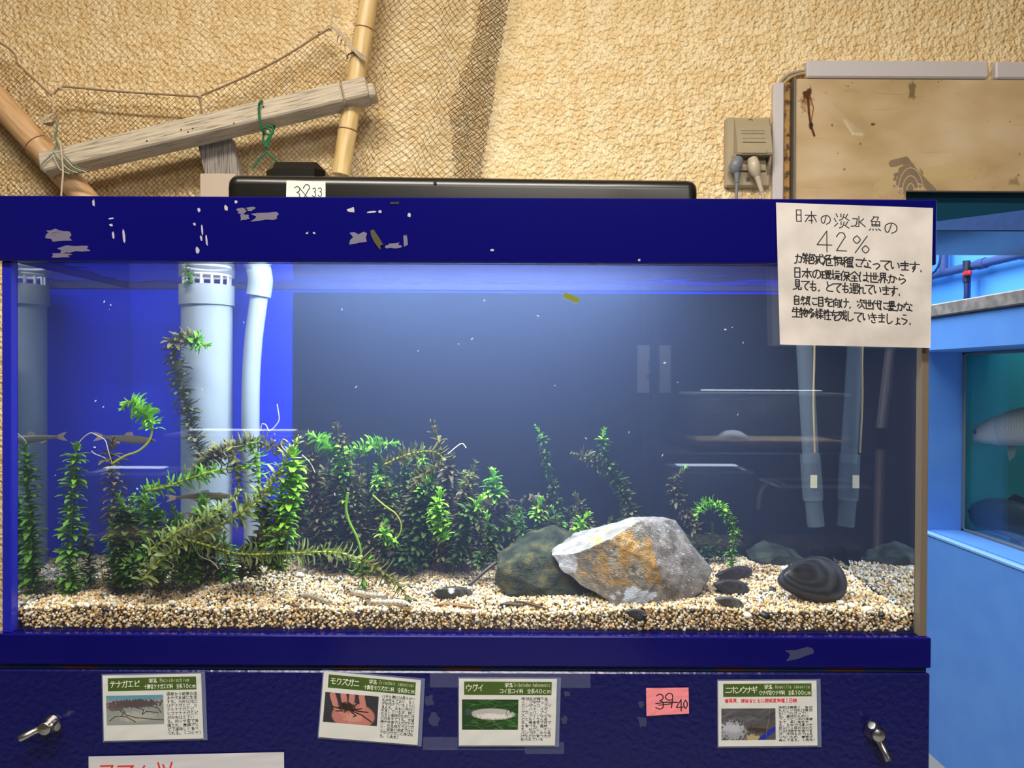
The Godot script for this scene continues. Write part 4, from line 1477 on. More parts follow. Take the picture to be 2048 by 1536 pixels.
	for k in 3:
		var x := 1390.0 + 28 * k
		weed({"p": [[x, 1120], [x - 20, 1085], [x - 45 + 12 * k, 1050]], "z": -0.26, "k": "dark", "l": 12, "d": 5.6, "label": "low dark waterweed stem by the pale stone's right side", "group": "stems right of the pale stone", "stem": "dark"})
	weed({"p": [[384, 566], [376, 552], [372, 536], [380, 526]], "z": -0.212, "k": "mid", "l": 11, "d": 4.5, "label": "tuft of waterweed caught on the slotted cap of the standpipe", "stem": "dark"})
	# loose white root threads
	for a in [[[[554, 808], [556, 820], [558, 840], [548, 855], [538, 862], [532, 850], [524, 848], [521, 862]], "white thread of root drifting before the blue panel"],
			[[[604, 910], [620, 925], [630, 945]], "short white root thread against the black backing"],
			[[[388, 1092], [400, 1112], [418, 1120], [430, 1128], [437, 1138]], "wavy white root thread hanging over the gravel"],
			[[[896, 908], [915, 892], [925, 887], [932, 896]], "thin white root thread at the top of the middle clump"]]:
		var m := MB.new()
		m.tube(smooth_path(pl(a[0], -0.07 if a[0][0][1] > 1000 else -0.15), 0.004), 0.0009, 5)
		solid("root_thread", m, mat(Color(0.82, 0.80, 0.76), 0.5), a[1], "root")

# ---- fish -------------------------------------------------------------------------------------
func fish(called: String, label: String, path: PackedVector3Array, high: float, fat: float, paint: Callable, m: Material, opt := {}) -> void:
	# path runs from snout to tail root; local up stays near vertical
	var n: int = opt.get("rings", 26)
	var cv := smooth_path(path, 0.002)
	var long := 0.0
	for i in cv.size() - 1:
		long += cv[i].distance_to(cv[i + 1])
	var at := cv[0]
	var t := thing(called, label, opt.get("cat", "fish"), at, opt.get("group", ""))
	var prof: Array = opt.get("profile", [0.12, 0.5, 0.75, 0.92, 1.0, 1.0, 0.96, 0.9, 0.8, 0.68, 0.55, 0.45, 0.4])
	var body := MB.new()
	var list := []
	var cols := []
	var sides: int = opt.get("sides", 16)
	var last_up := Vector3.UP
	var last := Vector3.ZERO
	var last_t := Vector3.RIGHT
	var mids := []
	for i in n + 1:
		var u := float(i) / n
		var q := u * (cv.size() - 1)
		var i0 := mini(int(q), cv.size() - 2)
		var p := cv[i0].lerp(cv[i0 + 1], q - i0) - at
		var tan := (cv[mini(i0 + 2, cv.size() - 1)] - cv[maxi(i0 - 1, 0)]).normalized()
		var side := tan.cross(Vector3.UP).normalized()
		var up := side.cross(tan).normalized()
		var f := u * (prof.size() - 1)
		var k0 := mini(int(f), prof.size() - 2)
		var r: float = lerpf(prof[k0], prof[k0 + 1], f - k0)
		var ring := PackedVector3Array()
		var rc := []
		for k in sides:
			var a := TAU * k / sides
			ring.append(p + up * sin(a) * r * high / 2 + side * cos(a) * r * fat / 2)
			rc.append(paint.call(u, sin(a), a))
		list.append(ring)
		cols.append(rc)
		mids.append([p, up, r])
		last = p
		last_up = up
		last_t = tan
	var a0 := PackedVector3Array()
	var a1 := PackedVector3Array()
	for k in sides:
		a0.append(mids[0][0])
		a1.append(last)
	list.push_front(a0)
	cols.push_front(cols[0])
	list.append(a1)
	cols.append(cols[cols.size() - 1])
	body.rows(list, true, cols)
	part("body", body, m, t)
	var fin_mat := mat(opt.get("fin", Color(0.7, 0.62, 0.48, 0.55)), 0.5)
	fin_mat.transparency = BaseMaterial3D.TRANSPARENCY_ALPHA
	var th := 0.0006
	var side_l := last_t.cross(last_up).normalized()
	var tb := Transform3D(Basis(last_t, last_up, side_l), last - last_t * long * 0.02)
	var tl: float = opt.get("tail", 0.16) * long
	var hh: float = opt.get("tail_high", 0.5) * high
	var tf := MB.new()
	tf.plate(PackedVector2Array([Vector2(0, hh * 0.35), Vector2(tl * 0.5, hh * 0.8), Vector2(tl, hh), Vector2(tl * opt.get("fork", 0.9), 0), Vector2(tl, -hh), Vector2(tl * 0.5, -hh * 0.8), Vector2(0, -hh * 0.35)]), tb, th)
	part("tail_fin", tf, fin_mat, t)
	for fin in opt.get("fins", [[0.45, 0.6, 0.5, 1.0, "dorsal_fin"], [0.68, 0.78, 0.35, -1.0, "anal_fin"]]):
		var i0 := int(fin[0] * n)
		var i1 := int(fin[1] * n)
		var p0: Vector3 = mids[i0][0] + mids[i0][1] * high / 2 * mids[i0][2] * 0.9 * fin[3]
		var p1: Vector3 = mids[i1][0] + mids[i1][1] * high / 2 * mids[i1][2] * 0.9 * fin[3]
		var d := p1 - p0
		var fx := d.normalized()
		var fz: Vector3 = fx.cross(mids[i0][1]).normalized()
		var fy := fz.cross(fx)
		var df := MB.new()
		df.plate(PackedVector2Array([Vector2(0, 0), Vector2(d.length() * 0.25, high * fin[2] * fin[3]), Vector2(d.length() * 0.9, high * fin[2] * 0.7 * fin[3]), Vector2(d.length() * 1.15, high * fin[2] * 0.25 * fin[3]), Vector2(d.length(), 0)]), Transform3D(Basis(fx, fy, fz), p0), th)
		part(fin[4], df, fin_mat, t)
	var ei := int(opt.get("eye_at", 0.09) * n)
	for s in [-1.0, 1.0]:
		var e := MB.new()
		var tan2 := (cv[4] - cv[0]).normalized()
		var sd := tan2.cross(Vector3.UP).normalized()
		var er: float = opt.get("eye", 0.0014)
		var c: Vector3 = mids[ei][0] + mids[ei][1] * high * 0.12 * mids[ei][2] + sd * s * fat / 2 * mids[ei][2] * 0.93
		var prof_e := []
		for k in 7:
			var a := PI * k / 6.0
			prof_e.append([sin(a) * er, -cos(a) * er])
		e.lathe(prof_e, 10, Transform3D(Basis.IDENTITY, c))
		part("eye", e, mat(Color(0.03, 0.03, 0.03), 0.15), t)

func build_animals() -> void:
	var fm := vertex_mat(0.4)
	var spotted := func(u: float, s: float, a: float) -> Color:
		var c := Color(0.50, 0.42, 0.30).lerp(Color(0.62, 0.55, 0.45), clampf(-s, 0, 1))
		var row := 0.0
		if absf(s - 0.15) < 0.17:
			row = 1.0 if sin(u * 70.0) > 0.1 else 0.0
		if s > 0.62:
			row = 1.0 if sin(u * 62.0 + 1.0) > 0.0 else 0.0
		return c.lerp(Color(0.10, 0.085, 0.07), row * 0.85)
	var striped := func(u: float, s: float, a: float) -> Color:
		var c := Color(0.52, 0.46, 0.36)
		if absf(s - 0.1) < 0.12 or absf(s - 0.6) < 0.14:
			c = Color(0.13, 0.11, 0.09) if sin(u * 55.0) > -0.6 else c
		return c
	var loach := {"profile": [0.35, 0.75, 0.95, 1.0, 1.0, 0.98, 0.95, 0.9, 0.82, 0.72, 0.6, 0.5], "tail": 0.12, "tail_high": 0.45, "fork": 1.0, "cat": "loach", "group": "loaches on the gravel", "fins": [[0.5, 0.6, 0.5, 1.0, "dorsal_fin"]]}
	var lie := func(list: Array) -> PackedVector3Array:
		var p := PackedVector3Array()
		for a in list:
			p.append(on_bed(a[0], a[1] + 4) + Vector3(0, 0.005, 0))
		return p
	fish("loach", "pinkish spotted loach lying left of the two others on the gravel", lie.call([[592, 1196], [612, 1193], [636, 1199], [658, 1208]]), 0.0075, 0.007, spotted, fm, loach)
	fish("loach", "spotted loach lying under the leafy stem end, tail to the creeping stem", lie.call([[698, 1186], [715, 1189], [738, 1194], [768, 1198]]), 0.0085, 0.008, spotted, fm, loach)
	fish("loach", "striped loach lying before the spotted one, snout to the ribbed mussel", lie.call([[822, 1217], [800, 1211], [770, 1209], [742, 1208]]), 0.009, 0.008, striped, fm, loach)
	fish("loach", "spotted loach arched over the gravel at the foot of the middle clump", lie.call([[880, 1137], [898, 1124], [922, 1128], [944, 1150]]), 0.010, 0.009, spotted, fm, loach)
	var plain := func(u: float, s: float, a: float) -> Color:
		return Color(0.06, 0.055, 0.035).lerp(Color(0.19, 0.16, 0.10), clampf(0.5 - s * 0.9, 0, 1))
	var minnow := {"tail": 0.2, "tail_high": 0.55, "fork": 0.6, "group": "minnows swimming in the aquarium", "eye": 0.0016}
	fish("minnow", "slim brown minnow swimming level before the blue panel", pl([[312, 881], [275, 880], [235, 876], [206, 874]], -0.16), 0.0125, 0.007, plain, fm, minnow)
	fish("minnow", "slim pale minnow half hidden in the left clump", pl([[472, 992], [430, 992], [390, 992], [352, 995]], -0.125), 0.010, 0.006, plain, fm, minnow)
	fish("minnow", "small brown minnow at the right edge of the middle clump", pl([[968, 997], [978, 1004], [990, 1012]], -0.24), 0.011, 0.005, plain, fm, minnow)
	fish("minnow", "small brown minnow swimming above the dark stone", pl([[1090, 1000], [1078, 997], [1062, 994]], -0.25), 0.011, 0.005, plain, fm, minnow)
	var pale := func(u: float, s: float, a: float) -> Color:
		return Color(0.22, 0.20, 0.12).lerp(Color(0.40, 0.37, 0.26), clampf(0.5 - s * 0.9, 0, 1))
	fish("bitterling", "deep bodied pale fish sheltering behind the gravel mound", pl([[463, 1127], [485, 1124], [515, 1122], [548, 1122]], -0.26), 0.027, 0.010, pale, fm, {"tail": 0.2, "tail_high": 0.5, "fork": 0.7, "eye": 0.002})

func build_pool_fish(xp: float) -> void:
	var fm := vertex_mat(0.35)
	var scaly := func(u: float, s: float, a: float) -> Color:
		var c := Color(0.16, 0.18, 0.13).lerp(Color(0.62, 0.64, 0.60), clampf(0.55 - s * 0.7, 0, 1))
		if u > 0.2:
			var row := int(u * 60.0)
			var k := absf(fposmod(u * 60.0, 1.0) - 0.5) * 2.0
			var v := absf(fposmod(a * 4.5 + 0.5 * (row % 2), 1.0) - 0.5) * 2.0
			c = c * (0.62 + 0.5 * k * (1.0 - 0.6 * v))
		return c
	var x := xp + 0.05
	var a := px_x(1941, 873, x)
	var b := px_x(1990, 862, x)
	var c := px_x(2090, 850, x)
	var d := px_x(2380, 850, x)
	fish("carp", "big silver scaled carp behind the pool window", PackedVector3Array([a, b, c, d]), 0.135, 0.07, scaly, fm, {"rings": 180, "sides": 72, "tail": 0.2, "tail_high": 0.5, "fork": 0.6, "eye": 0.008, "eye_at": 0.07, "fins": [[0.4, 0.6, 0.35, 1.0, "dorsal_fin"], [0.22, 0.27, 0.45, -1.0, "breast_fin"]], "fin": Color(0.45, 0.55, 0.5, 0.8), "profile": [0.25, 0.55, 0.75, 0.88, 0.96, 1.0, 1.0, 0.94, 0.85, 0.72, 0.58, 0.45, 0.36]})
	var black := func(u: float, s: float, w: float) -> Color:
		return Color(0.015, 0.03, 0.035)
	var a2 := px_x(1934, 1028, x)
	var c2 := px_x(2010, 1034, x)
	var d2 := px_x(2200, 1100, x)
	fish("carp", "blackish carp low behind the pool window", PackedVector3Array([a2, c2, d2]), 0.13, 0.07, black, fm, {"tail": 0.2, "fork": 0.6, "eye": 0.007, "fin": Color(0.02, 0.05, 0.05, 0.95), "fins": [[0.35, 0.65, 0.25, 1.0, "dorsal_fin"], [0.4, 0.47, 0.4, -1.0, "belly_fin"]], "profile": [0.35, 0.65, 0.82, 0.92, 0.98, 1.0, 1.0, 0.94, 0.85, 0.72, 0.58, 0.45, 0.36]})

# ---- things on the wall -----------------------------------------------------------------------
func rope(path: PackedVector3Array, r: float, strands := 3, pitch := 0.010) -> MB:
	# twisted cord: strands wound about the path
	var m := MB.new()
	var p := smooth_path(path, pitch / 6.0)
	for s in strands:
		var q := PackedVector3Array()
		for i in p.size():
			var t := (p[mini(i + 1, p.size() - 1)] - p[maxi(i - 1, 0)]).normalized()
			var a := t.cross(Vector3(0.3, 0.2, 1).normalized()).normalized()
			var b := a.cross(t)
			var w := TAU * (i / 6.0 + float(s) / strands)
			q.append(p[i] + (a * cos(w) + b * sin(w)) * r * 0.5)
		m.tube(q, r * 0.55, 5)
	return m

func bamboo(a: Vector3, b: Vector3, r: float, nodes: Array, label: String, tint: Color) -> void:
	var t := thing("bamboo_pole", label, "pole", a)
	var long := a.distance_to(b)
	var y := (b - a).normalized()
	var z := Vector3.RIGHT.cross(y).normalized()
	t.basis = Basis(y.cross(z), y, z)
	var cuts := [0.0] + nodes + [long]
	var m := mat(Color.WHITE, 0.4)
	var im := noise(128, 0.05, FastNoiseLite.TYPE_SIMPLEX, 3, 61)
	m.albedo_texture = tex(ramp(im, [[0.15, tint * 0.88], [0.5, tint], [0.85, tint.lightened(0.12)]]))
	m.uv1_triplanar = true
	m.uv1_scale = Vector3(14, 1.4, 14)
	for i in cuts.size() - 1:
		var s := MB.new()
		var lo: float = cuts[i] + (0.0015 if i else 0.0)
		var hi: float = cuts[i + 1] - 0.0015
		s.lathe([[r * 0.98, lo], [r * 0.99, lo + 0.006], [r * 0.97, (lo + hi) / 2], [r, hi - 0.008], [r * 1.06, hi - 0.001], [r * 1.04, hi]], 24, Transform3D.IDENTITY)
		part("culm", s, m, t)
		if i:
			var g := MB.new()
			g.lathe([[r * 1.03, lo - 0.003], [r * 1.01, lo - 0.0015], [r * 1.0, lo]], 24, Transform3D.IDENTITY)
			part("node_ring", g, mat(Color(0.42, 0.28, 0.14), 0.6), t)

func weathered(seed_no: int, tint: Color) -> StandardMaterial3D:
	var m := mat(Color.WHITE, 0.85)
	m.albedo_texture = tex(ramp(noise(256, 0.03, FastNoiseLite.TYPE_SIMPLEX, 4, seed_no), [[0.1, tint * 0.6], [0.32, tint * 0.9], [0.75, tint], [0.95, tint.lightened(0.2)]]))
	m.heightmap_enabled = true
	m.heightmap_texture = m.albedo_texture
	m.heightmap_scale = 0.1
	m.uv1_triplanar = true
	m.uv1_scale = Vector3(1.2, 26, 26)
	return m

func net(called: String, label: String, outline: Array, cell: float, thick: float, color: Color, place: Callable, jitter: float, sd: int) -> void:
	# knotted diamond mesh: every strand is a thin three-sided cord between two knots
	var poly := PackedVector2Array()
	for a in outline:
		poly.append(Vector2(a[0], a[1]))
	var lo := poly[0]
	var hi := poly[0]
	for p in poly:
		lo = lo.min(p)
		hi = hi.max(p)
	var g := RandomNumberGenerator.new()
	g.seed = sd
	var nx := int((hi.x - lo.x) / cell) + 2
	var ny := int((hi.y - lo.y) / cell) + 2
	var knots := {}
	var m := MB.new()
	var at := func(i: int, j: int):
		var k := Vector2i(i, j)
		if not knots.has(k):
			var p := lo + Vector2(i, j) * cell + Vector2(g.randf_range(-1, 1), g.randf_range(-1, 1)) * jitter
			knots[k] = place.call(p) if Geometry2D.is_point_in_polygon(p, poly) else null
		return knots[k]
	for j in ny:
		for i in nx:
			if (i + j) % 2:
				continue
			var a = at.call(i, j)
			if a == null:
				continue
			for d in [[1, 1], [-1, 1]]:
				var b = at.call(i + d[0], j + d[1])
				if b == null:
					continue
				strand(m, a, b, thick * g.randf_range(0.7, 1.2))
	var o := solid(called, m, mat(color, 0.8), label, "fishing net")
	o.set_meta("group", "fishing nets hung on the wall")

func strand(m: MB, a: Vector3, b: Vector3, r: float) -> void:
	var t := (b - a).normalized()
	var u := t.cross(Vector3(0, 0, 1)).normalized() * r
	var w := Vector3(0, 0, 1) * r
	var f := m.v.size()
	for p in [a, b]:
		m.vert(p + u)
		m.vert(p - u * 0.5 + w * 0.87)
		m.vert(p - u * 0.5 - w * 0.87)
	for k in 3:
		var n := (k + 1) % 3
		m.face(f + k, f + n, f + 3 + k)
		m.face(f + n, f + 3 + n, f + 3 + k)

func build_wall_things() -> void:
	var zb := -0.425
	# nets, from the wall outwards
	var n1 := FastNoiseLite.new()
	n1.seed = 4
	n1.frequency = 0.01
	var flat := func(p: Vector2) -> Vector3:
		return pz(p.x, p.y, WALL_Z + 0.012 + 0.008 * n1.get_noise_2d(p.x, p.y * 0.3))
	net("fishing_net", "fine pale brown net spread over the upper left of the wall", [[-420, -260], [700, -260], [690, 60], [655, 62], [398, 192], [132, 176], [104, 196], [-20, 70], [-420, -120]], 6.5, 0.0003, Color(0.66, 0.50, 0.30), flat, 0.8, 1)
	var low := func(p: Vector2) -> Vector3:
		return pz(p.x, p.y, WALL_Z + 0.02 + 0.012 * n1.get_noise_2d(p.x * 1.3 + 50, p.y * 0.3))
	net("fishing_net", "fine brown net hanging below the cords, behind the beam", [[-420, -118], [-20, 72], [104, 198], [132, 178], [398, 194], [655, 64], [700, 110], [690, 200], [665, 430], [-420, 560]], 5.2, 0.00045, Color(0.46, 0.32, 0.15), low, 0.7, 2)
	var folded := func(p: Vector2) -> Vector3:
		var bend := (p.y / 345.0)
		var x := p.x - bend * 55.0
		var f := sin((p.x - 700) * 0.045 + n1.get_noise_2d(p.x * 0.5, p.y) * 2.0)
		return pz(x + f * 7.0, p.y, WALL_Z + 0.028 + 0.014 * f)
	net("fishing_net", "brown diamond mesh net hanging in folds right of the bamboo", [[690, -260], [1016, -260], [1020, 400], [745, 400], [720, 200]], 7.5, 0.0005, Color(0.40, 0.30, 0.19), folded, 0.9, 3)
	var gather := func(p: Vector2) -> Vector3:
		var bend := (p.y / 345.0)
		var x := p.x - bend * 55.0
		return pz(x + 6.0 * n1.get_noise_2d(p.x * 3.0, p.y * 2.0), p.y, WALL_Z + 0.035 + 0.012 * sin((p.x - 900) * 0.12 + p.y * 0.01))
	net("fishing_net", "bunched edge of darker net along the right of the folded net", [[950, -260], [1018, -260], [1022, 400], [975, 400], [930, 210], [958, 90]], 4.6, 0.0006, Color(0.34, 0.25, 0.16), gather, 1.6, 4)
	# poles
	var a := pz(681, 350, -0.44)
	var b := pz(788, -310, -0.44)
	var k := a.distance_to(b) / 669.0
	bamboo(a, b, 0.0172, [90 * k, 295 * k, 505 * k], "straight bamboo pole standing behind the weathered beam's right end", Color(0.87, 0.73, 0.48))
	var c := pz(190, 420, -0.45)
	var d := pz(-380, -223, -0.45)
	bamboo(c, d, 0.0232, [c.distance_to(pz(78, 287, -0.45)), c.distance_to(pz(-90, 104, -0.45)), c.distance_to(pz(-250, -76, -0.45))], "thicker bamboo pole slanting down behind the beam's left end", Color(0.78, 0.61, 0.42))
	# weathered beam
	var e := pz(92, 333, zb)
	var f := pz(738, 182, zb)
	var wood := weathered(71, Color(0.78, 0.72, 0.62))
	var t := thing("wooden_beam", "grey weathered timber beam slung slanting across the net", "beam", (e + f) / 2)
	var x := (f - e).normalized()
	var zz := (Vector3(0, 0, 1) - x * x.z).normalized()
	t.basis = Basis(x, zz.cross(x), zz).rotated(x, -0.12)
	var long := e.distance_to(f)
	var m := MB.new()
	var cp := t.transform.affine_inverse() * pz(683, 180, zb + 0.02)      # an open crack runs across the timber here
	m.box(Vector3((cp.x - 0.001 - long / 2) / 2, 0, 0), Vector3(cp.x - 0.001 + long / 2, 0.037, 0.046), 0.003)
	m.box(Vector3((cp.x + 0.001 + long / 2) / 2, 0, 0), Vector3(long / 2 - cp.x - 0.001, 0.037, 0.046), 0.003)
	m.box(Vector3(cp.x, -0.003, -0.004), Vector3(0.03, 0.029, 0.036))
	part("timber", m, wood, t)
	var m2 := MB.new()
	m2.box(Vector3(long / 2 + 0.005, -0.004, -0.004), Vector3(0.014, 0.027, 0.034), 0.003)
	part("split_end", m2, wood, t)
	var hole_dark := mat(Color(0.26, 0.17, 0.12), 0.7, 0.4)  # dark discs put the shade of small holes into colour
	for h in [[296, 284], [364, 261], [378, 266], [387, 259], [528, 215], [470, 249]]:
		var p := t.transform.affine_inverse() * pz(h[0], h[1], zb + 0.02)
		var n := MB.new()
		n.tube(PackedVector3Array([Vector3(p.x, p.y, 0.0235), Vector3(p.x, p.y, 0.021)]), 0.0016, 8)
		part("hole_disc", n, hole_dark, t)
	# leaning board and block below the beam
	var pbd := thing("wooden_post", "short grey weathered board propping the beam from below", "board", pz(440, 335, -0.45))
	var pm := MB.new()
	var out := PackedVector2Array()
	for q in [[394, 282], [408, 274], [425, 268], [445, 267], [462, 276], [480, 350], [484, 420], [414, 420], [410, 350]]:
		var w := pz(q[0], q[1], -0.45) - pbd.position
		out.append(Vector2(w.x, w.y))
	pm.plate(out, Transform3D(Basis.IDENTITY, Vector3.ZERO), 0.022)
	var up := weathered(73, Color(0.60, 0.56, 0.52))
	up.uv1_scale = Vector3(24, 1.2, 24)
	part("board", pm, up, pbd)
	var bx := MB.new()
	bx.span(pz(412, 355, -0.43), pz(470, 430, -0.40), 0.002)
	solid("block", bx, mat(Color(0.72, 0.65, 0.56), 0.8), "plain beige block standing behind the hood's left end", "block")
	build_cords(zb, t)
	build_socket()

func build_cords(zb: float, _beam: Node) -> void:
	var white := mat(Color(0.78, 0.71, 0.60), 0.85)
	var tan := mat(Color(0.60, 0.50, 0.38), 0.85)
	var green := mat(Color(0.06, 0.40, 0.22), 0.6)
	var grey_green := mat(Color(0.42, 0.50, 0.42), 0.8)
	var zc := -0.455
	# float line of the net, stretched between knots
	var t := thing("net_cord", "tan cord stretched along the net's edge between its knots", "cord", Vector3.ZERO)
	for a in [[[-420, -118], [-20, 74], [40, 132], [104, 192]], [[104, 190], [120, 176], [135, 174], [250, 184], [398, 193]], [[398, 193], [480, 158], [560, 118], [640, 68], [662, 56]], [[398, 193], [402, 215], [406, 240]]]:
		part("cord", rope(pl(a, zc), 0.0022), tan, t)
	for a in [[398, 193], [120, 177], [660, 58], [640, 64]]:
		var k := MB.new()
		var c := pz(a[0], a[1], zc + 0.002)
		for j in 3:
			var ring := PackedVector3Array()
			for i in 9:
				var w := TAU * i / 8.0
				ring.append(c + Basis.from_euler(Vector3(j * 1.1, j * 0.8, 0)) * Vector3(cos(w), sin(w), 0) * 0.0035)
			k.tube(ring, 0.0013, 5, false)
		part("knot", k, white, t)
	# white lashing on the upright bamboo
	var l := thing("lashing", "white string tied round the upright bamboo pole", "string", Vector3.ZERO)
	for s in 4:
		part("strand", rope(pl([[664, 50 + s], [684, 66 + 3 * s], [700, 88 + 2 * s], [718, 104 + 3 * s], [733, 114 + 3 * s]], -0.418 + 0.001 * s), 0.0013, 2), white, l)
	part("strand", rope(pl([[694, 118], [696, 110], [706, 106], [722, 108], [733, 116]], -0.42), 0.0016, 2), mat(Color(0.25, 0.20, 0.14), 0.9), l)
	part("strand", rope(pl([[668, 14], [664, 36], [662, 54]], -0.45), 0.0018, 2), white, l)
	part("strand", rope(pl([[678, 70], [674, 82], [679, 90], [684, 78]], -0.43), 0.0014, 2), white, l)
	part("strand", rope(pl([[690, 80], [690, 98], [691, 112]], -0.43), 0.0009, 2), white, l)
	# lashing at the beam's left end
	var q := thing("lashing", "grey green and white string tying the beam to the slanting bamboo", "string", Vector3.ZERO)
	for s in 6:
		var dx := s * 5.0
		part("strand", rope(pl([[104 + dx, 306 + s], [112 + dx * 1.2, 324], [122 + dx * 1.4, 340 - s], [140 + dx * 1.6, 348 - s]], zb + 0.03), 0.0013, 2), grey_green if s % 2 else white, q)
	part("strand", rope(pl([[108, 305], [92, 320], [82, 332], [92, 346]], zb + 0.03), 0.0014, 2), grey_green, q)
	part("strand", rope(pl([[112, 312], [104, 308], [112, 292], [112, 270]], zb + 0.02), 0.0014, 2), grey_green, q)
	part("strand", rope(pl([[120, 305], [116, 290], [110, 272], [114, 255], [108, 235]], zb + 0.02), 0.0018, 3), grey_green, q)
	part("strand", rope(pl([[106, 185], [106, 205], [108, 228]], -0.45), 0.0014, 2), white, q)
	part("strand", rope(pl([[114, 275], [121, 290], [124, 315], [126, 345], [124, 370], [122, 400]], zb + 0.035), 0.0017, 3), white, q)
	for s in 5:
		part("strand", rope(pl([[107, 228], [92 - s * 2, 232 + s * 3], [84 + s * 4, 244], [102, 252 - s * 2], [110, 240]], zb + 0.01 + 0.002 * s), 0.0013, 2), white, q)
	# green rope round the beam
	var g := thing("green_rope", "green twisted rope looped over the beam and knotted below it", "rope", Vector3.ZERO)
	part("rope", rope(pl([[531, 205, -0.44], [522, 203, zb + 0.03], [518, 212, zb + 0.03], [519, 235, zb + 0.03], [523, 256, zb + 0.028], [528, 265, zb + 0.02]], 0), 0.0024, 3), green, g)
	part("rope", rope(pl([[549, 246, -0.44], [548, 256, -0.43], [545, 265, -0.42]], 0), 0.0022, 3), green, g)
	for s in [[[526, 258], [536, 252], [546, 256], [544, 268], [532, 268], [527, 260]], [[530, 262], [526, 278], [530, 292], [534, 280], [545, 266]], [[532, 254], [542, 264], [538, 284], [530, 294]]]:
		part("knot", rope(pl(s, zb + 0.015), 0.0022, 3), green, g)
	part("rope", rope(pl([[531, 290], [533, 303], [520, 318], [506, 335]], zb + 0.01), 0.002, 3), green, g)
	part("rope", rope(pl([[533, 303], [546, 316], [560, 329], [572, 340]], zb + 0.01), 0.002, 3), green, g)

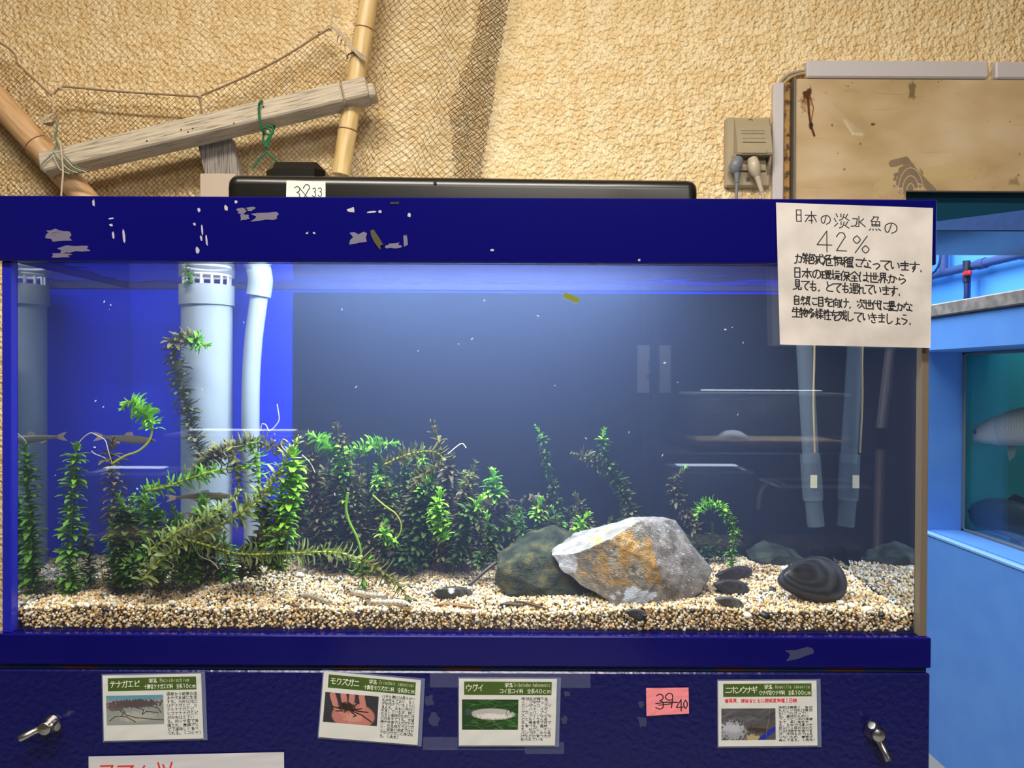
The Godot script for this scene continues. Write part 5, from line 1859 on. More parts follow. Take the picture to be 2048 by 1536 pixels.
func build_socket() -> void:
	# outdoor socket with a rain hood
	var beige := mat(Color(0.66, 0.60, 0.48), 0.35)
	var at := pz(1492, 308, WALL_Z)
	var sc := (1.0 - WALL_Z) / FOCAL
	var t := thing("wall_socket", "beige hooded outdoor socket with two plugs on the stucco wall", "socket", at)
	var m := MB.new()
	m.box(Vector3(0, 0, 0.007), Vector3(90 * sc, 138 * sc, 0.014), 0.004)
	part("back_plate", m, beige, t)
	var h := MB.new()       # hood: side profile drawn in z (out of the wall) and y, swept across
	var prof := PackedVector2Array([Vector2(0.013, 0.064), Vector2(0.018, 0.061), Vector2(0.026, 0.045), Vector2(0.035, 0.018), Vector2(0.040, -0.008), Vector2(0.038, -0.012), Vector2(0.013, -0.012)])
	h.plate(prof, Transform3D(Basis(Vector3(0, 0, 1), Vector3(0, 1, 0), Vector3(-1, 0, 0)), Vector3(-0.028, 0, 0)), 0.066)
	part("rain_hood", h, beige, t)
	for s in [-1.0, 1.0]:
		var c := MB.new()
		var cheek := PackedVector2Array([Vector2(0.013, -0.010), Vector2(0.036, -0.010), Vector2(0.030, -0.028), Vector2(0.013, -0.046)])
		c.plate(cheek, Transform3D(Basis(Vector3(0, 0, 1), Vector3(0, 1, 0), Vector3(-1, 0, 0)), Vector3(0.003 + s * 0.034 - 0.0015, 0, 0)), 0.003)
		part("cheek", c, beige, t)
	var sl := MB.new()
	sl.box(Vector3(0.004, -0.006, 0.0395), Vector3(0.048, 0.008, 0.003), 0.0008)
	part("lip", sl, beige, t)
	var fc := MB.new()
	fc.box(Vector3(0.003, -0.022, 0.016), Vector3(0.06, 0.03, 0.006), 0.001)
	part("outlet_face", fc, beige, t)
	for s in [[0.002, 0.058, 0.0026, "screw_well"], [-0.001, -0.053, 0.0036, "screw"]]:
		var k := MB.new()
		var p := Vector3(s[0], s[1], 0.0142 if s[1] < 0 else 0.0185)
		if s[1] > 0:         # a screw well: a raised collar round a deep opening
			k.lathe([[s[2] + 0.0016, -0.004], [s[2] + 0.0016, 0.0014], [s[2], 0.0014], [s[2], -0.012]], 16, Transform3D(Basis(Vector3.RIGHT, PI / 2), p))
		else:
			k.tube(PackedVector3Array([p + Vector3(0, 0, 0.002), p - Vector3(0, 0, 0.004)]), s[2], 12)
		part(s[3], k, beige if s[1] > 0 else mat(Color(0.45, 0.42, 0.37), 0.4, 0.8), t)
	for k in 4:
		var em := MB.new()
		var yy: float = [0.036, 0.030, 0.020, 0.012][k]
		em.box(Vector3(0.004, yy, 0.0295 + (0.036 - yy) * 0.33), Vector3(0.044, 0.0006, 0.0016), 0.0001)
		part("embossed_line", em, beige, t)
	plug("grey plug with ribbed neck in the left hole of the wall socket", mat(Color(0.47, 0.48, 0.50), 0.4), [[1478, 318], [1470, 332], [1474, 345], [1475, 352], [1474, 366], [1473, 380], [1472, 420]])
	plug("cream plug with ribbed neck in the right hole of the wall socket", mat(Color(0.76, 0.70, 0.60), 0.4), [[1506, 318], [1508, 335], [1514, 352], [1519, 363], [1524, 384], [1528, 400], [1533, 430]])
	# cable ducts and the cables between them
	var duct := mat(Color(0.80, 0.77, 0.76), 0.4)
	var grp := "white cable ducts on the wall"
	var v := MB.new()
	v.span(pz(1542, 170, WALL_Z), pz(1567, 560, WALL_Z + 0.016), 0.003)
	solid("cable_duct", v, duct, "upright white cable duct next to the wall socket", "cable duct", grp)
	var h1 := MB.new()
	h1.span(pz(1607, 127, WALL_Z), pz(1978, 156, WALL_Z + 0.018), 0.003)
	solid("cable_duct", h1, duct, "level white cable duct along the tan board's top, longer piece", "cable duct", grp)
	var h2 := MB.new()
	h2.span(pz(1981, 130, WALL_Z), pz(2300, 158, WALL_Z + 0.018), 0.003)
	solid("cable_duct", h2, duct, "level white cable duct continuing past the joint on the right", "cable duct", grp)
	var cg := mat(Color(0.62, 0.60, 0.55), 0.5)
	for s in 2:
		var w := MB.new()
		w.tube(smooth_path(pl([[1556 + 8 * s, 178], [1560 + 8 * s, 165 + s * 2], [1574 + 8 * s, 151 + s * 4], [1592 + 4 * s, 144 + s * 5], [1612, 141 + s * 5]], WALL_Z + 0.009), 0.004), 0.003, 8)
		solid("cable", w, cg if s == 0 else mat(Color(0.70, 0.60, 0.42), 0.5), ["grey cable bending between the two white ducts, outer one", "tan cable bending between the two white ducts, inner one"][s], "cable")

func plug(label: String, m: Material, p: Array) -> void:
	var z := WALL_Z + 0.032
	var t := thing("power_plug", label, "plug", Vector3.ZERO)
	var body := MB.new()
	var q := pl(p, z)
	body.tube(PackedVector3Array([q[0] + Vector3(0, 0, -0.004), q[0].lerp(q[1], 0.6), q[1], q[1].lerp(q[2], 0.5), q[2]]), [0.010, 0.0115, 0.0125, 0.011, 0.0065], 12)
	part("body", body, m, t)
	var neck := MB.new()
	var n := 12
	var np := PackedVector3Array()
	var nr := []
	for i in n + 1:
		np.append(q[2].lerp(q[4], float(i) / n))
		nr.append(lerpf(0.0062, 0.0042, float(i) / n) * (1.0 if i % 2 else 0.84))
	neck.tube(np, nr, 12)
	part("ribbed_neck", neck, m, t)
	var cord := MB.new()
	cord.tube(smooth_path(PackedVector3Array([q[4], q[5], q[6]]), 0.006), 0.0029, 8)
	part("cord", cord, m, t)

# ---- writing: strokes on a 9 x 9 grid ("xy xy", strokes parted by /, ~ for a bent stroke) ---------
const GLYPHS := {
	"あ": "~12 42 81/~40 37 49/~73 58 28 16 35 65 87 79 59", "い": "~11 14 27 36/~72 84 86", "う": "~30 60/~13 44 75 67 39", "え": "~31 61/14 64 18/~34 48 57 79 99", "お": "~13 63/~40 38 18 27 66 87 79 59/72 84",
	"か": "~13 63 68 48/~31 28 09/73 95", "き": "12 72/14 84/~30 67/~27 39 69", "く": "60 24 69", "け": "~11 06 19/33 93/~60 66 49", "こ": "~12 72/~16 39 89", "さ": "13 83/~30 66/~26 39 79", "し": "~20 27 49 87",
	"す": "02 92/~50 56 36 44 56 39", "せ": "04 94/~70 76 56/~21 28 79", "そ": "11 71 24 84/~44 46 49 79", "た": "02 62/~30 25 09/45 85/~47 59 89", "つ": "~13 72 95 59", "て": "~01 91/~91 45 58 79", "と": "20 34/~82 25 28 89",
	"な": "02 52/~30 06/72 93/~64 68 37 48 78 99", "に": "~10 06 19/42 92/~46 58 98", "の": "~51 38 17 13 51 83 87 59", "は": "~10 06 19/43 93/~70 77 48 57 99", "ひ": "~02 42 17 49 77 52 84", "び": "~02 42 17 49 77 52 84/80 91/90 99",
	"ふ": "41 51 36 58/17 28/76 98", "べ": "~05 32 97/72 83/81 92", "へ": "~05 32 97", "ま": "12 82/14 84/~50 57 28 38 88", "み": "~11 41 18 16 46 97/~74 69", "め": "~11 37/~60 18 05 42 83 87 59", "も": "~40 38 59 78 76/13 73/16 76",
	"よ": "52 82/~50 57 28 38 89", "ら": "30 61/~23 25 64 86 49", "り": "~21 26 35/~71 75 49", "る": "11 71 15/~15 54 87 49 37 58", "れ": "20 29/~02 33 08/~34 63 68 98", "を": "02 82/~30 15 44 57/~94 46 49 89", "ん": "~50 09 35 57 79 96", "や": "~04 73 85 55/50 62/21 49",
	"ア": "01 91 64/~54 46 19", "イ": "~80 44 05/54 59", "ウ": "40 42/02 06/02 92/~92 76 39", "エ": "11 81/41 48/08 98", "カ": "02 82 79 59/~40 36 09", "キ": "02 92/05 95/30 59", "ク": "~30 15/21 81/~81 76 39", "ケ": "~30 05/23 93/~63 56 39",
	"コ": "01 81 88/08 88", "サ": "03 93/20 26/~70 65 39", "ス": "11 81/~81 45 09/54 99", "ソ": "10 23/~80 65 29", "タ": "~30 05/21 81/~81 65 29/24 66", "ツ": "10 23/41 53/~90 75 39", "テ": "21 71/03 93/~53 47 29", "ナ": "03 93/~50 56 29",
	"ニ": "12 82/08 98", "ヌ": "11 81/~81 55 09/24 77", "ハ": "~31 26 09/~61 76 99", "ヒ": "20 28 98/82 34 24", "フ": "01 91/~91 66 29", "ホ": "02 92/50 59/25 08/75 98", "マ": "01 91 45/34 67", "ミ": "11 73/14 76/07 79", "ム": "~41 08 97/75 99",
	"モ": "11 81/04 94/41 48 98", "ヤ": "04 93 65/~31 59", "ラ": "21 71/03 93/~93 66 29", "リ": "20 26/~70 75 49", "ロ": "11 18/11 81 88/18 88", "ン": "11 33/~92 67 09", "ッ": "24 36/54 56/~84 77 49", "ィ": "~83 56 27/55 59", "っ": "~25 64 86 59", "ょ": "54 74/~53 58 39 68 89",
	"日": "20 29/20 70 79/24 74/29 79", "本": "03 93/50 59/~53 34 08/~53 74 98/37 67", "淡": "10 22/03 15/08 26/40 42/80 72/~60 53 34/62 94/45 47/85 77/~65 58 39/67 99", "水": "50 58 38/12 42/~42 37 08/~82 64/~54 76 98", "魚": "~40 13/30 70 62/23 83/23 26/83 86/53 56/25 85/26 86/18 09/38 39/58 69/78 99",
	"絶": "~30 12 32/~41 14 44/25 29/16 08/36 47/60 53/61 91 83/53 93 96/53 59 99/73 76/56 96", "滅": "10 22/03 14/08 26/32 92/~32 37 29/~60 66 99 97/80 91/44 64/45 48/64 55/55 67", "危": "~40 12/30 70 53/13 93/~23 17 09/34 74 77 57/34 39 99", "惧": "11 13/20 29/31 33/41 81 86/41 46/42 82/44 84/36 96/57 48/77 98",
	"種": "40 11/03 43/21 29/~24 16 07/24 45/90 51/42 92/51 59/54 94/56 96/58 98/71 79/49 99", "環": "02 32/05 35/08 38/12 18/41 91 93 43 41/61 63/71 73/44 94/55 85 87 57 55/67 49/68 99", "境": "04 34/20 28/08 37/51 81/43 93/55 85 87 57 55/56 86/~67 58 39/77 79 99", "保": "~30 04/13 19/41 81 84 44 41/35 95/64 69/65 39/65 99", "全": "~50 03/~50 94/34 64/26 76/54 59/19 89",
	"世": "03 93/20 29 99/50 56/75 70/56 76", "界": "20 70 74 24 20/22 72/50 54/~54 07/~54 97/36 29/66 69", "見": "30 70 76 36 30/32 72/34 74/~46 48 09/66 69 99 97", "遅": "10 22/04 24 28 09/28 59 99/40 90 92 42/40 47/54 94/56 96/63 68/82 72", "自": "40 31/21 71 79 29 21/24 74/26 76", "然": "~20 04/11 41 25/12 24/52 92/~70 66 47/73 96/80 91/17 08/37 39/57 68/77 98",
	"目": "20 70 79 29 20/23 73/26 76", "向": "40 31/12 19/12 82 89 69/34 64 67 37 34", "次": "12 23/17 35/~50 43/51 91 83/~63 66 39/65 99", "代": "~30 04/13 19/33 93/~60 66 99 97/80 91", "豊": "20 70 74 24 20/22 72/40 44/55 50/05 95/27 67 68 28/37 36/19 99/38 39/58 59", "生": "~20 04/12 82/14 84/50 59/09 99", "物": "10 04/02 42/20 29/06 45/~60 44/52 92 88 68/~72 56/~82 57", "多": "~40 04/31 61 15/23 44/~64 38/55 85 39/57 68",
	"様": "03 33/20 29/~23 07/24 36/50 61/80 71/42 92/44 84/46 96/60 66/66 69/57 48/77 98", "性": "12 14/20 29/31 33/50 43/52 92/45 85/60 69/49 99", "残": "01 41/~21 04/22 42/~42 36 09/24 35/52 92/54 94/~60 66 99 97/80 91/95 48",
	"学": "11 22/40 51/90 72/13 03/13 93 84/35 65 56/56 59 39/07 97", "名": "~40 04/31 71/~71 46 09/34 55/46 86 89 49 46", "十": "04 94/50 59", "脚": "10 30 39/~10 16 09/13 33/16 36/41 61/50 54/43 63/~54 47 67/71 91 96 86/71 79", "科": "40 11/03 43/21 29/~23 07/24 45/61 72/54 65/46 96/80 89", "長": "20 80/20 26/22 72/24 74/06 96/~26 29 48/~56 99",
	"温": "10 22/03 15/08 26/40 80 83 43 40/41 81/35 95/35 38/95 98/55 58/75 78/28 98", "帯": "02 92/20 24/50 54/80 84/24 84/05 95/27 29/27 77 79/55 59", "熱": "02 42/21 24/04 44/25 28/06 46/~60 56 47/52 82 86 97/54 76/18 09/38 39/58 69/78 99", "汽": "11 22/04 15/09 27/~50 43/51 91/53 83/45 75 78 99", "域": "03 33/21 28/08 37/42 92/44 64 67 47 44/~70 77 99/39 68/90 91", "息": "40 31/20 70 75 25 20/22 72/24 74/17 08/37 39 69 68/56 67/87 98",
	"九": "13 73/~73 78 99 97/~40 37 09", "州": "11 18/03 05/41 48/33 35/71 79/63 65", "以": "11 17 46/41 53/~80 76 49/67 99", "北": "03 33/31 38/07 36/60 69 99 97/64 93", "分": "~30 04/~60 94/24 74/~74 78 58/~44 37 09", "布": "02 92/~40 25 06/25 28/25 85 88 78/53 59", "釣": "~20 03/20 43/14 34/05 45/24 28/08 47/~60 53/61 91/~91 88 69/64 75", "罠": "10 90 93 13 10/40 43/60 63/25 75 77 27 25/27 29 59/47 79/57 98",
	"漁": "10 22/03 15/08 26/~50 33/40 80 72/43 93 96 46 43/63 66/45 95/38 29/58 59/78 79/88 99", "獲": "~30 04/10 15 29 19/~34 07/42 92/50 53/80 83/54 44 47/54 94/65 67/46 96/48 88 59/58 99", "唐": "50 51/12 92/~12 16 09/33 83/24 94/35 85/52 56/46 86 89 49 46", "揚": "02 32/20 29 09/06 35/50 90 93 53 50/51 91/44 94/~55 38/56 96 89/~66 49/~76 58", "美": "20 31/80 71/12 92/24 84/06 96/50 56/08 98/~57 09/~57 99", "味": "01 31 37 07 01/52 82/44 94/60 69/~65 48/65 98", "食": "~50 04/~50 94/51 52/33 73 76 36 33/35 75/36 39 58/76 57/56 99",
	"柔": "20 80 62/42 63/03 93/54 44/50 54/06 96/54 59/~56 09/~56 99", "毛": "70 21/13 83/06 96/~41 48 98 96", "付": "~30 04/13 19/33 93/70 79 59/45 56", "河": "11 22/04 15/09 27/31 91/81 89 69/43 63 66 46 43", "川": "~11 16 09/41 47/80 89", "秋": "40 11/03 43/21 29/~23 07/24 45/52 54/93 84/~70 66 39/66 99", "産": "50 51/11 91/32 33/72 63/14 94/~14 08/~35 27/36 86/38 88/55 59/29 99",
	"卵": "~30 11 18 35/31 37/~37 19/14 15/61 69/61 91 97 77/73 74", "口": "11 18/11 81 88/18 88", "近": "10 22/04 24 27 09/28 99/80 41/~41 45 37/44 94/74 77", "下": "01 91/51 59/54 76", "宍": "50 51/12 92/12 14/92 94/34 64/~45 38 09/~65 78 99", "道": "10 22/04 24 27 09/28 99/50 61/80 71/32 92/43 83 87 47 43/45 85", "湖": "10 22/03 15/08 26/32 52/40 44/34 54 57 37 34/~61 66 58/61 91 98 88/63 93/65 95", "中": "12 82 86 16 12/50 59", "海": "11 22/04 15/09 27/~50 33/51 91/43 83 88 48 43/35 95/38 98/62 67",
	"石": "01 91/~41 07/34 84 89 39 34", "地": "03 33/21 28/08 37/~34 93 96 86/51 59 99/71 77", "方": "50 52/02 92/44 84/~84 79 59/~42 36 09", "筑": "~20 03/21 41/~60 53/61 91/04 44/24 28/08 37/54 84 88 99/~54 49/56 67", "後": "~30 03/~33 06/15 19/60 43/43 53 83/62 45/45 84/~55 38/46 86/~86 49/57 99", "流": "11 22/04 15/09 27/60 61/32 92/~62 44 84/72 94/45 48/65 69/~85 89 99", "呼": "01 31 37 07 01/80 42/43 54/83 74/35 95/62 69 49", "森": "31 61/50 54/52 34/52 84/04 44/24 29/26 08/27 48/54 94/74 79/76 57/76 99", "光": "50 54/21 33/81 63/04 94/~45 37 09/64 69 99 97",
	"々": "~30 04/31 71/~71 55/44 67", "雑": "02 42/~20 05/41 44/06 46/25 29/~60 54/53 59/51 91/54 94/56 96/59 99/71 79", "何": "~30 04/13 19/31 91/81 89 69/43 63 66 46 43", "塩": "03 33/20 27/08 37/~50 33/51 91/42 82 85 45 42/36 96 98/36 38/56 58/76 78/29 99", "焼": "12 14/33 24/~20 25 09/26 38/42 92/61 64/81 84/34 94/~55 49/75 79 99", "知": "~20 03/12 42/04 44/~22 26 09/26 48/52 92 98 58 52", "方2": "50 52",
	"福": "20 21/03 33 06/23 29/24 36/41 91/42 82 84 44 42/45 85 89 49 45/47 87/65 69", "岡": "10 19/10 80 89 69/31 42/71 62/24 74/45 47/35 37 67/65 67", "県": "30 80 84 34 30/31 81/33 83/20 26 96/56 59/37 19/77 99", "省": "50 53/31 13/71 93/~74 36 15/35 75 79 39 35/37 77", "類": "11 22/41 32/03 43/20 25/~24 05/25 44/07 47/~26 09/26 49/51 91/62 92 97 62/62 67/64 94/66 96/67 59/87 99", "体": "~30 04/13 19/33 93/60 69/~63 37/63 97/47 77", "形": "01 51/04 54/~21 25 09/41 49/~80 62/~83 65/~97 69",
	"細": "~30 12 32/~41 14 44/25 29/16 08/36 47/51 91 98 58 51/54 94/71 78", "背": "31 34/51 55 85/01 31/04 33/52 82/26 76 79/26 29/27 77/28 78", "尾": "11 81 83 13/~11 16 09/72 34/25 75/27 87/~44 48 98", "沖": "11 22/04 15/09 27/42 92 96 46 42/60 69", "溝": "10 22/03 15/08 26/31 91/50 54/70 74/33 93/34 94/46 49/46 86 89/66 68/37 97/48 88", "旅": "20 22/02 42/~23 16 08/14 44 38/~60 53/51 91/~53 54 94/55 59 78/54 99", "夏": "00 90/31 71 75 31/31 35/33 73/35 75/~45 08/46 76/~76 09/47 99",
	"防": "10 19/10 30 24 36 16/60 62/42 92/64 84/~84 79 59/~62 57 39", "止": "50 58/54 84/23 28/08 98", "土": "24 74/50 58/08 98", "用": "~10 17 09/10 80 89 69/13 83/16 86/50 59", "丑": "11 81 78/~41 38/14 74/08 98", "天": "11 81/04 94/~51 46 09/~54 99", "足": "20 70 74 24 20/54 58/56 86/~25 27 09/27 59 99", "養": "20 31/80 71/02 92/23 83/04 94/~54 07/~54 97/36 66 68 36/37 67/36 39 58", "殖": "01 41/~21 04/22 42/~42 36 09/24 35/51 91/70 72/43 83 87 43/43 47/45 85/39 99/43 49", "盛": "13 83/~13 06/24 44 36/~50 45 85 83/70 81/16 86 88/16 18/36 38/56 58/08 98",
	"、": "28 39", "。": "~17 28 19 08 17", ",": "28 19", ".": "27 28", "(": "~70 43 46 79", ")": "~20 43 46 29", "Ⅰ": "30 60/51 58/39 69",
	"0": "~40 13 16 49 76 73 40", "1": "22 50 59", "2": "~12 30 60 72 63 19/19 89", "3": "~11 40 71 73 44/~44 75 78 49 08", "4": "60 06 96/60 69", "8": "~40 12 34 64 77 49 17 34 64 72 40", "9": "~74 34 12 40 71 74 69", "%": "80 19/~20 02 24 42 20/~75 57 79 97 75",
	"c": "~73 53 14 17 59 78", "m": "13 19/~15 43 55 59/~55 83 95 99", "A": "09 40 89/26 66", "B": "10 19/~10 70 74 14/~14 85 79 19", "E": "80 10 19 89/14 74", "M": "09 00 45 90 99", "T": "00 90/50 59", "a": "~14 53 74 79/~75 26 28 49 78", "b": "10 19/~15 53 76 59 18", "d": "70 79/~75 43 16 49 78", "e": "~16 76 53 14 17 49 78", "g": "~74 43 16 48 76/~73 79 39", "h": "10 19/~15 53 75 79", "i": "41 42/44 49", "j": "51 52/~54 58 29", "k": "10 19/73 16/36 79", "l": "40 49", "n": "14 19/~15 53 75 79", "o": "~43 16 49 76 43", "p": "13 19/~14 53 76 58 17", "r": "14 19/~16 44 64", "s": "~74 43 24 45 67 49 18", "t": "41 48 69/23 73", "u": "~13 17 38 76/73 79", "x": "13 79/73 19",
}
const VOICED := {"が": "か", "ぎ": "き", "ぐ": "く", "げ": "け", "ご": "こ", "ず": "す", "づ": "つ", "で": "て", "ど": "と", "ば": "は", "ガ": "カ", "ギ": "キ", "グ": "ク", "ザ": "サ", "ズ": "ス", "ダ": "タ", "デ": "テ", "バ": "ハ", "ビ": "ヒ", "ボ": "ホ", "パ": "ハ", "ピ": "ヒ"}

func write_char(im: Image, ch: String, at: Vector2, size: Vector2, width: float, color: Color, wobble := 0.0) -> void:
	var src: String = GLYPHS.get(VOICED.get(ch, ch), "")
	if src == "":
		if ch != " ":
			print("no strokes for ", ch)
		return
	if VOICED.has(ch):
		src += "/80 82/90 92" if not ch in ["パ", "ピ"] else "/~80 91 81 80"
	var shake := Vector2(rng.randf_range(-1, 1), rng.randf_range(-1, 1)) * wobble
	for stroke in src.split("/"):
		var bent: bool = stroke.begins_with("~")
		var pts := PackedVector2Array()
		for tok in stroke.trim_prefix("~").split(" "):
			var q := Vector2(float(tok[0]), float(tok[1])) / 9.0
			pts.append(at + q * size + shake + Vector2(rng.randf_range(-1, 1), rng.randf_range(-1, 1)) * wobble * 0.5)
		if bent and pts.size() > 2:
			var s := PackedVector2Array()
			for i in pts.size() - 1:
				var p0 := pts[maxi(i - 1, 0)]
				var p3 := pts[mini(i + 2, pts.size() - 1)]
				for k in 4:
					s.append(pts[i].cubic_interpolate(pts[i + 1], p0, p3, k / 4.0))
			s.append(pts[pts.size() - 1])
			pts = s
		line(im, pts, width, color)

func write(im: Image, text: String, at: Vector2, size: Vector2, pitch: float, width: float, color: Color, drift := 0.0, wobble := 0.0) -> void:
	for i in text.length():
		write_char(im, text[i], at + Vector2(pitch * i, drift * i), size, width, color, wobble)

func sheet(corners: Array, z: float, thick: float, m: Material, bend := 0.0, sd := 1) -> MB:
	# paper through four pixel corners (top left, top right, bottom right, bottom left), slightly uneven
	var f := FastNoiseLite.new()
	f.seed = sd
	f.frequency = 6.0
	var b := MB.new()
	for back in [0.0, 1.0]:
		var list := []
		for r in 13:
			var row := PackedVector3Array()
			for k in 13:
				var u := k / 12.0
				var v := r / 12.0
				var p: Vector2 = corners[0].lerp(corners[1], u).lerp(corners[3].lerp(corners[2], u), v)
				row.append(pz(p.x, p.y, z + bend * (0.5 + f.get_noise_2d(u, v)) - back * thick))
			list.append(row)
		b.rows(list)
	return b

func paper_mat(im: Image, rough := 0.6) -> StandardMaterial3D:
	var m := mat(Color.WHITE, rough)
	m.albedo_texture = tex(im)
	m.texture_repeat = false
	return m

func build_papers() -> void:
	var ink := Color(0.07, 0.06, 0.07)
	# large handwritten notice
	var w := 1184
	var h := 1088
	var im := ramp(noise(128, 0.02, FastNoiseLite.TYPE_SIMPLEX, 4, 81), [[0.2, Color(0.76, 0.73, 0.70)], [0.8, Color(0.81, 0.78, 0.75)]])
	im.resize(w, h, Image.INTERPOLATE_CUBIC)
	var q := func(x, y) -> Vector2: return Vector2((x - 118) * 0.8, (y - 92) * 0.8)
	for a in [["日", 290, 155, 80, 110], ["本", 392, 165, 105, 112], ["の", 535, 188, 100, 95], ["淡", 665, 178, 140, 135], ["水", 825, 195, 135, 112], ["魚", 995, 200, 110, 130], ["の", 1135, 240, 132, 112]]:
		write_char(im, a[0], q.call(a[1], a[2]), Vector2(a[3], a[4]) * 0.8, 7.5, ink, 2.0)
	for a in [["4", 500, 350, 140, 200], ["2", 670, 365, 125, 170], ["%", 845, 385, 150, 165]]:
		write_char(im, a[0], q.call(a[1], a[2]), Vector2(a[3], a[4]) * 0.8, 7.5, ink, 1.0)
	write(im, "が絶滅危惧種になっています.", q.call(278, 570), Vector2(74, 76), 73.5, 9.5, ink, 3.6, 2.2)
	write(im, "日本の環境保全は世界から", q.call(262, 712), Vector2(70, 72), 73.0, 9.5, ink, 2.6, 2.2)
	write(im, "見ても,とても遅れています.", q.call(262, 825), Vector2(62, 74), 62.0, 9.5, ink, 2.6, 2.2)
	write(im, "自然に目を向け,次世代に豊かな", q.call(255, 978), Vector2(62, 68), 61.5, 9.5, ink, 2.2, 2.2)
	write(im, "生物多様性を残していきましょう.", q.call(245, 1092), Vector2(60, 74), 60.5, 9.5, ink, 2.8, 2.2)
	var notice := sheet([Vector2(1552, 405), Vector2(1866, 416), Vector2(1861, 696), Vector2(1560, 689)], 0.010, 0.0003, null, 0.003, 6)
	solid("paper_notice", notice, paper_mat(im), "handwritten white paper notice taped to the tank's right corner", "notice")
	# species cards
	card("species card with a shrimp picture next to the left wing nut", [Vector2(205, 1351), Vector2(402, 1347), Vector2(407, 1477), Vector2(208, 1482)], "テナガエビ", "学名 Macrobrachium", "十脚目テナガエビ科 全長10cm", "", ["温帯から熱帯の淡", "水や汽水域に生息", "する。九州以北に", "はテナガエビ、ミ", "ナミテナガエビ、", "ヒラテテナガエビ", "が分布はさてい", "る。釣りや罠で漁", "獲され、唐揚げな", "どで美味しく食べ", "られる。(コミヤ)"], 8, "shrimp")
	card("crooked species card with a crab on a hand", [Vector2(648, 1342), Vector2(842, 1360), Vector2(835, 1490), Vector2(637, 1474)], "モクズガニ", "学名 Eriocheir japonicas", "十脚目モクズガニ科 全長8cm", "", ["ハサミ脚には柔らかい", "毛が生えており、もく", "ずを付けているように", "見える。おもに河川に", "生息しているが、秋に", "なると産卵のために河", "口付近まで下る。宍道", "湖や中海ではズボテガ", "ニ、石見地方ではツガ", "ニ、筑後川流域ではヤ", "マタロウガニと呼ばれ", "る。(森光)"], 10, "crab")
	card("species card with a silver fish on grass, held by clear tape", [Vector2(918, 1357), Vector2(1114, 1358), Vector2(1110, 1491), Vector2(918, 1491)], "ウグイ", "学名Tribolodon hakonensis", "コイ目コイ科 全長40cm", "", ["呼び名が様々あ", "り、ツギザッコ、", "カンザッコ、アイ", "ソ、ハヤ、イダ、", "アカッパ、アイ", "ス、アイソなどな", "どとたくさんあ", "る。雑食性で何で", "も食べる。塩焼", "き、せごし、ナン", "バンづけ、からあ", "げなどの食べ方が", "知られている"], 8, "dace")
	card("species card with a red line of text and an eel picture", [Vector2(1436, 1362), Vector2(1633, 1361), Vector2(1635, 1491), Vector2(1437, 1493)], "ニホンウナギ", "学名 Anguilla japonica", "ウナギ目ウナギ科 全長100cm", "福岡県、環境省ともに絶滅危惧種ⅠB類", ["体形は細長く、背び", "れとしりびれは尾び", "れにつながってい", "る。産卵のために", "フィリピン沖の海溝", "まで、長い旅をす", "る。日本では夏バテ", "防止に土用の丑の日", "にかば焼きを食べる", "が、天然ものでは足", "りないため、養殖が", "盛んである。(森光)"], 9, "eel")
	# number slips
	var pink := Image.create(320, 220, false, Image.FORMAT_RGB8)
	pink.fill(Color(0.95, 0.55, 0.58))
	write_char(pink, "3", Vector2(70, 50), Vector2(70, 120), 8, ink)
	write_char(pink, "9", Vector2(135, 45), Vector2(80, 120), 8, ink)
	line(pink, PackedVector2Array([Vector2(72, 126), Vector2(150, 116), Vector2(236, 122)]), 9, ink)
	line(pink, PackedVector2Array([Vector2(90, 138), Vector2(190, 132)]), 7, ink)
	write_char(pink, "4", Vector2(225, 100), Vector2(55, 95), 8, ink)
	write_char(pink, "0", Vector2(278, 105), Vector2(38, 70), 8, ink)
	solid("number_slip", sheet([Vector2(1292, 1376), Vector2(1377, 1375), Vector2(1378, 1427), Vector2(1293, 1432)], 0.0055, 0.0004, null, 0.001, 8), paper_mat(pink), "pink paper slip with a crossed out handwritten number", "paper slip")
	var slip := Image.create(320, 140, false, Image.FORMAT_RGB8)
	slip.fill(Color(0.85, 0.88, 0.80))
	write_char(slip, "3", Vector2(60, 42), Vector2(60, 100), 7, ink)
	write_char(slip, "2", Vector2(130, 30), Vector2(75, 110), 7, ink)
	line(slip, PackedVector2Array([Vector2(100, 45), Vector2(185, 138)]), 6, ink)
	write_char(slip, "3", Vector2(212, 52), Vector2(34, 66), 6, ink)
	write_char(slip, "3", Vector2(258, 50), Vector2(36, 66), 6, ink)
	solid("number_slip", sheet([Vector2(573, 361), Vector2(651, 363), Vector2(651, 399), Vector2(572, 399)], -0.0185, 0.0004, null, 0.0006, 9), paper_mat(slip), "pale paper slip with crossed out number on the hood", "paper slip")
	var low := Image.create(900, 200, false, Image.FORMAT_RGB8)
	low.fill(Color(0.80, 0.79, 0.80))
	var red := Color(0.82, 0.20, 0.16)
	var lx := 0
	for ch in ["ヌ", "マ", "ム", "ツ"]:
		write_char(low, ch, Vector2(48 + lx * 88, 38), Vector2(70, 82), 8, red, 2.0)
		lx += 1
	solid("paper_notice", sheet([Vector2(177, 1513), Vector2(568, 1504), Vector2(569, 1595), Vector2(178, 1600)], 0.0055, 0.0004, null, 0.001, 10), paper_mat(low), "white sheet with red letters at the foot of the cabinet", "notice")

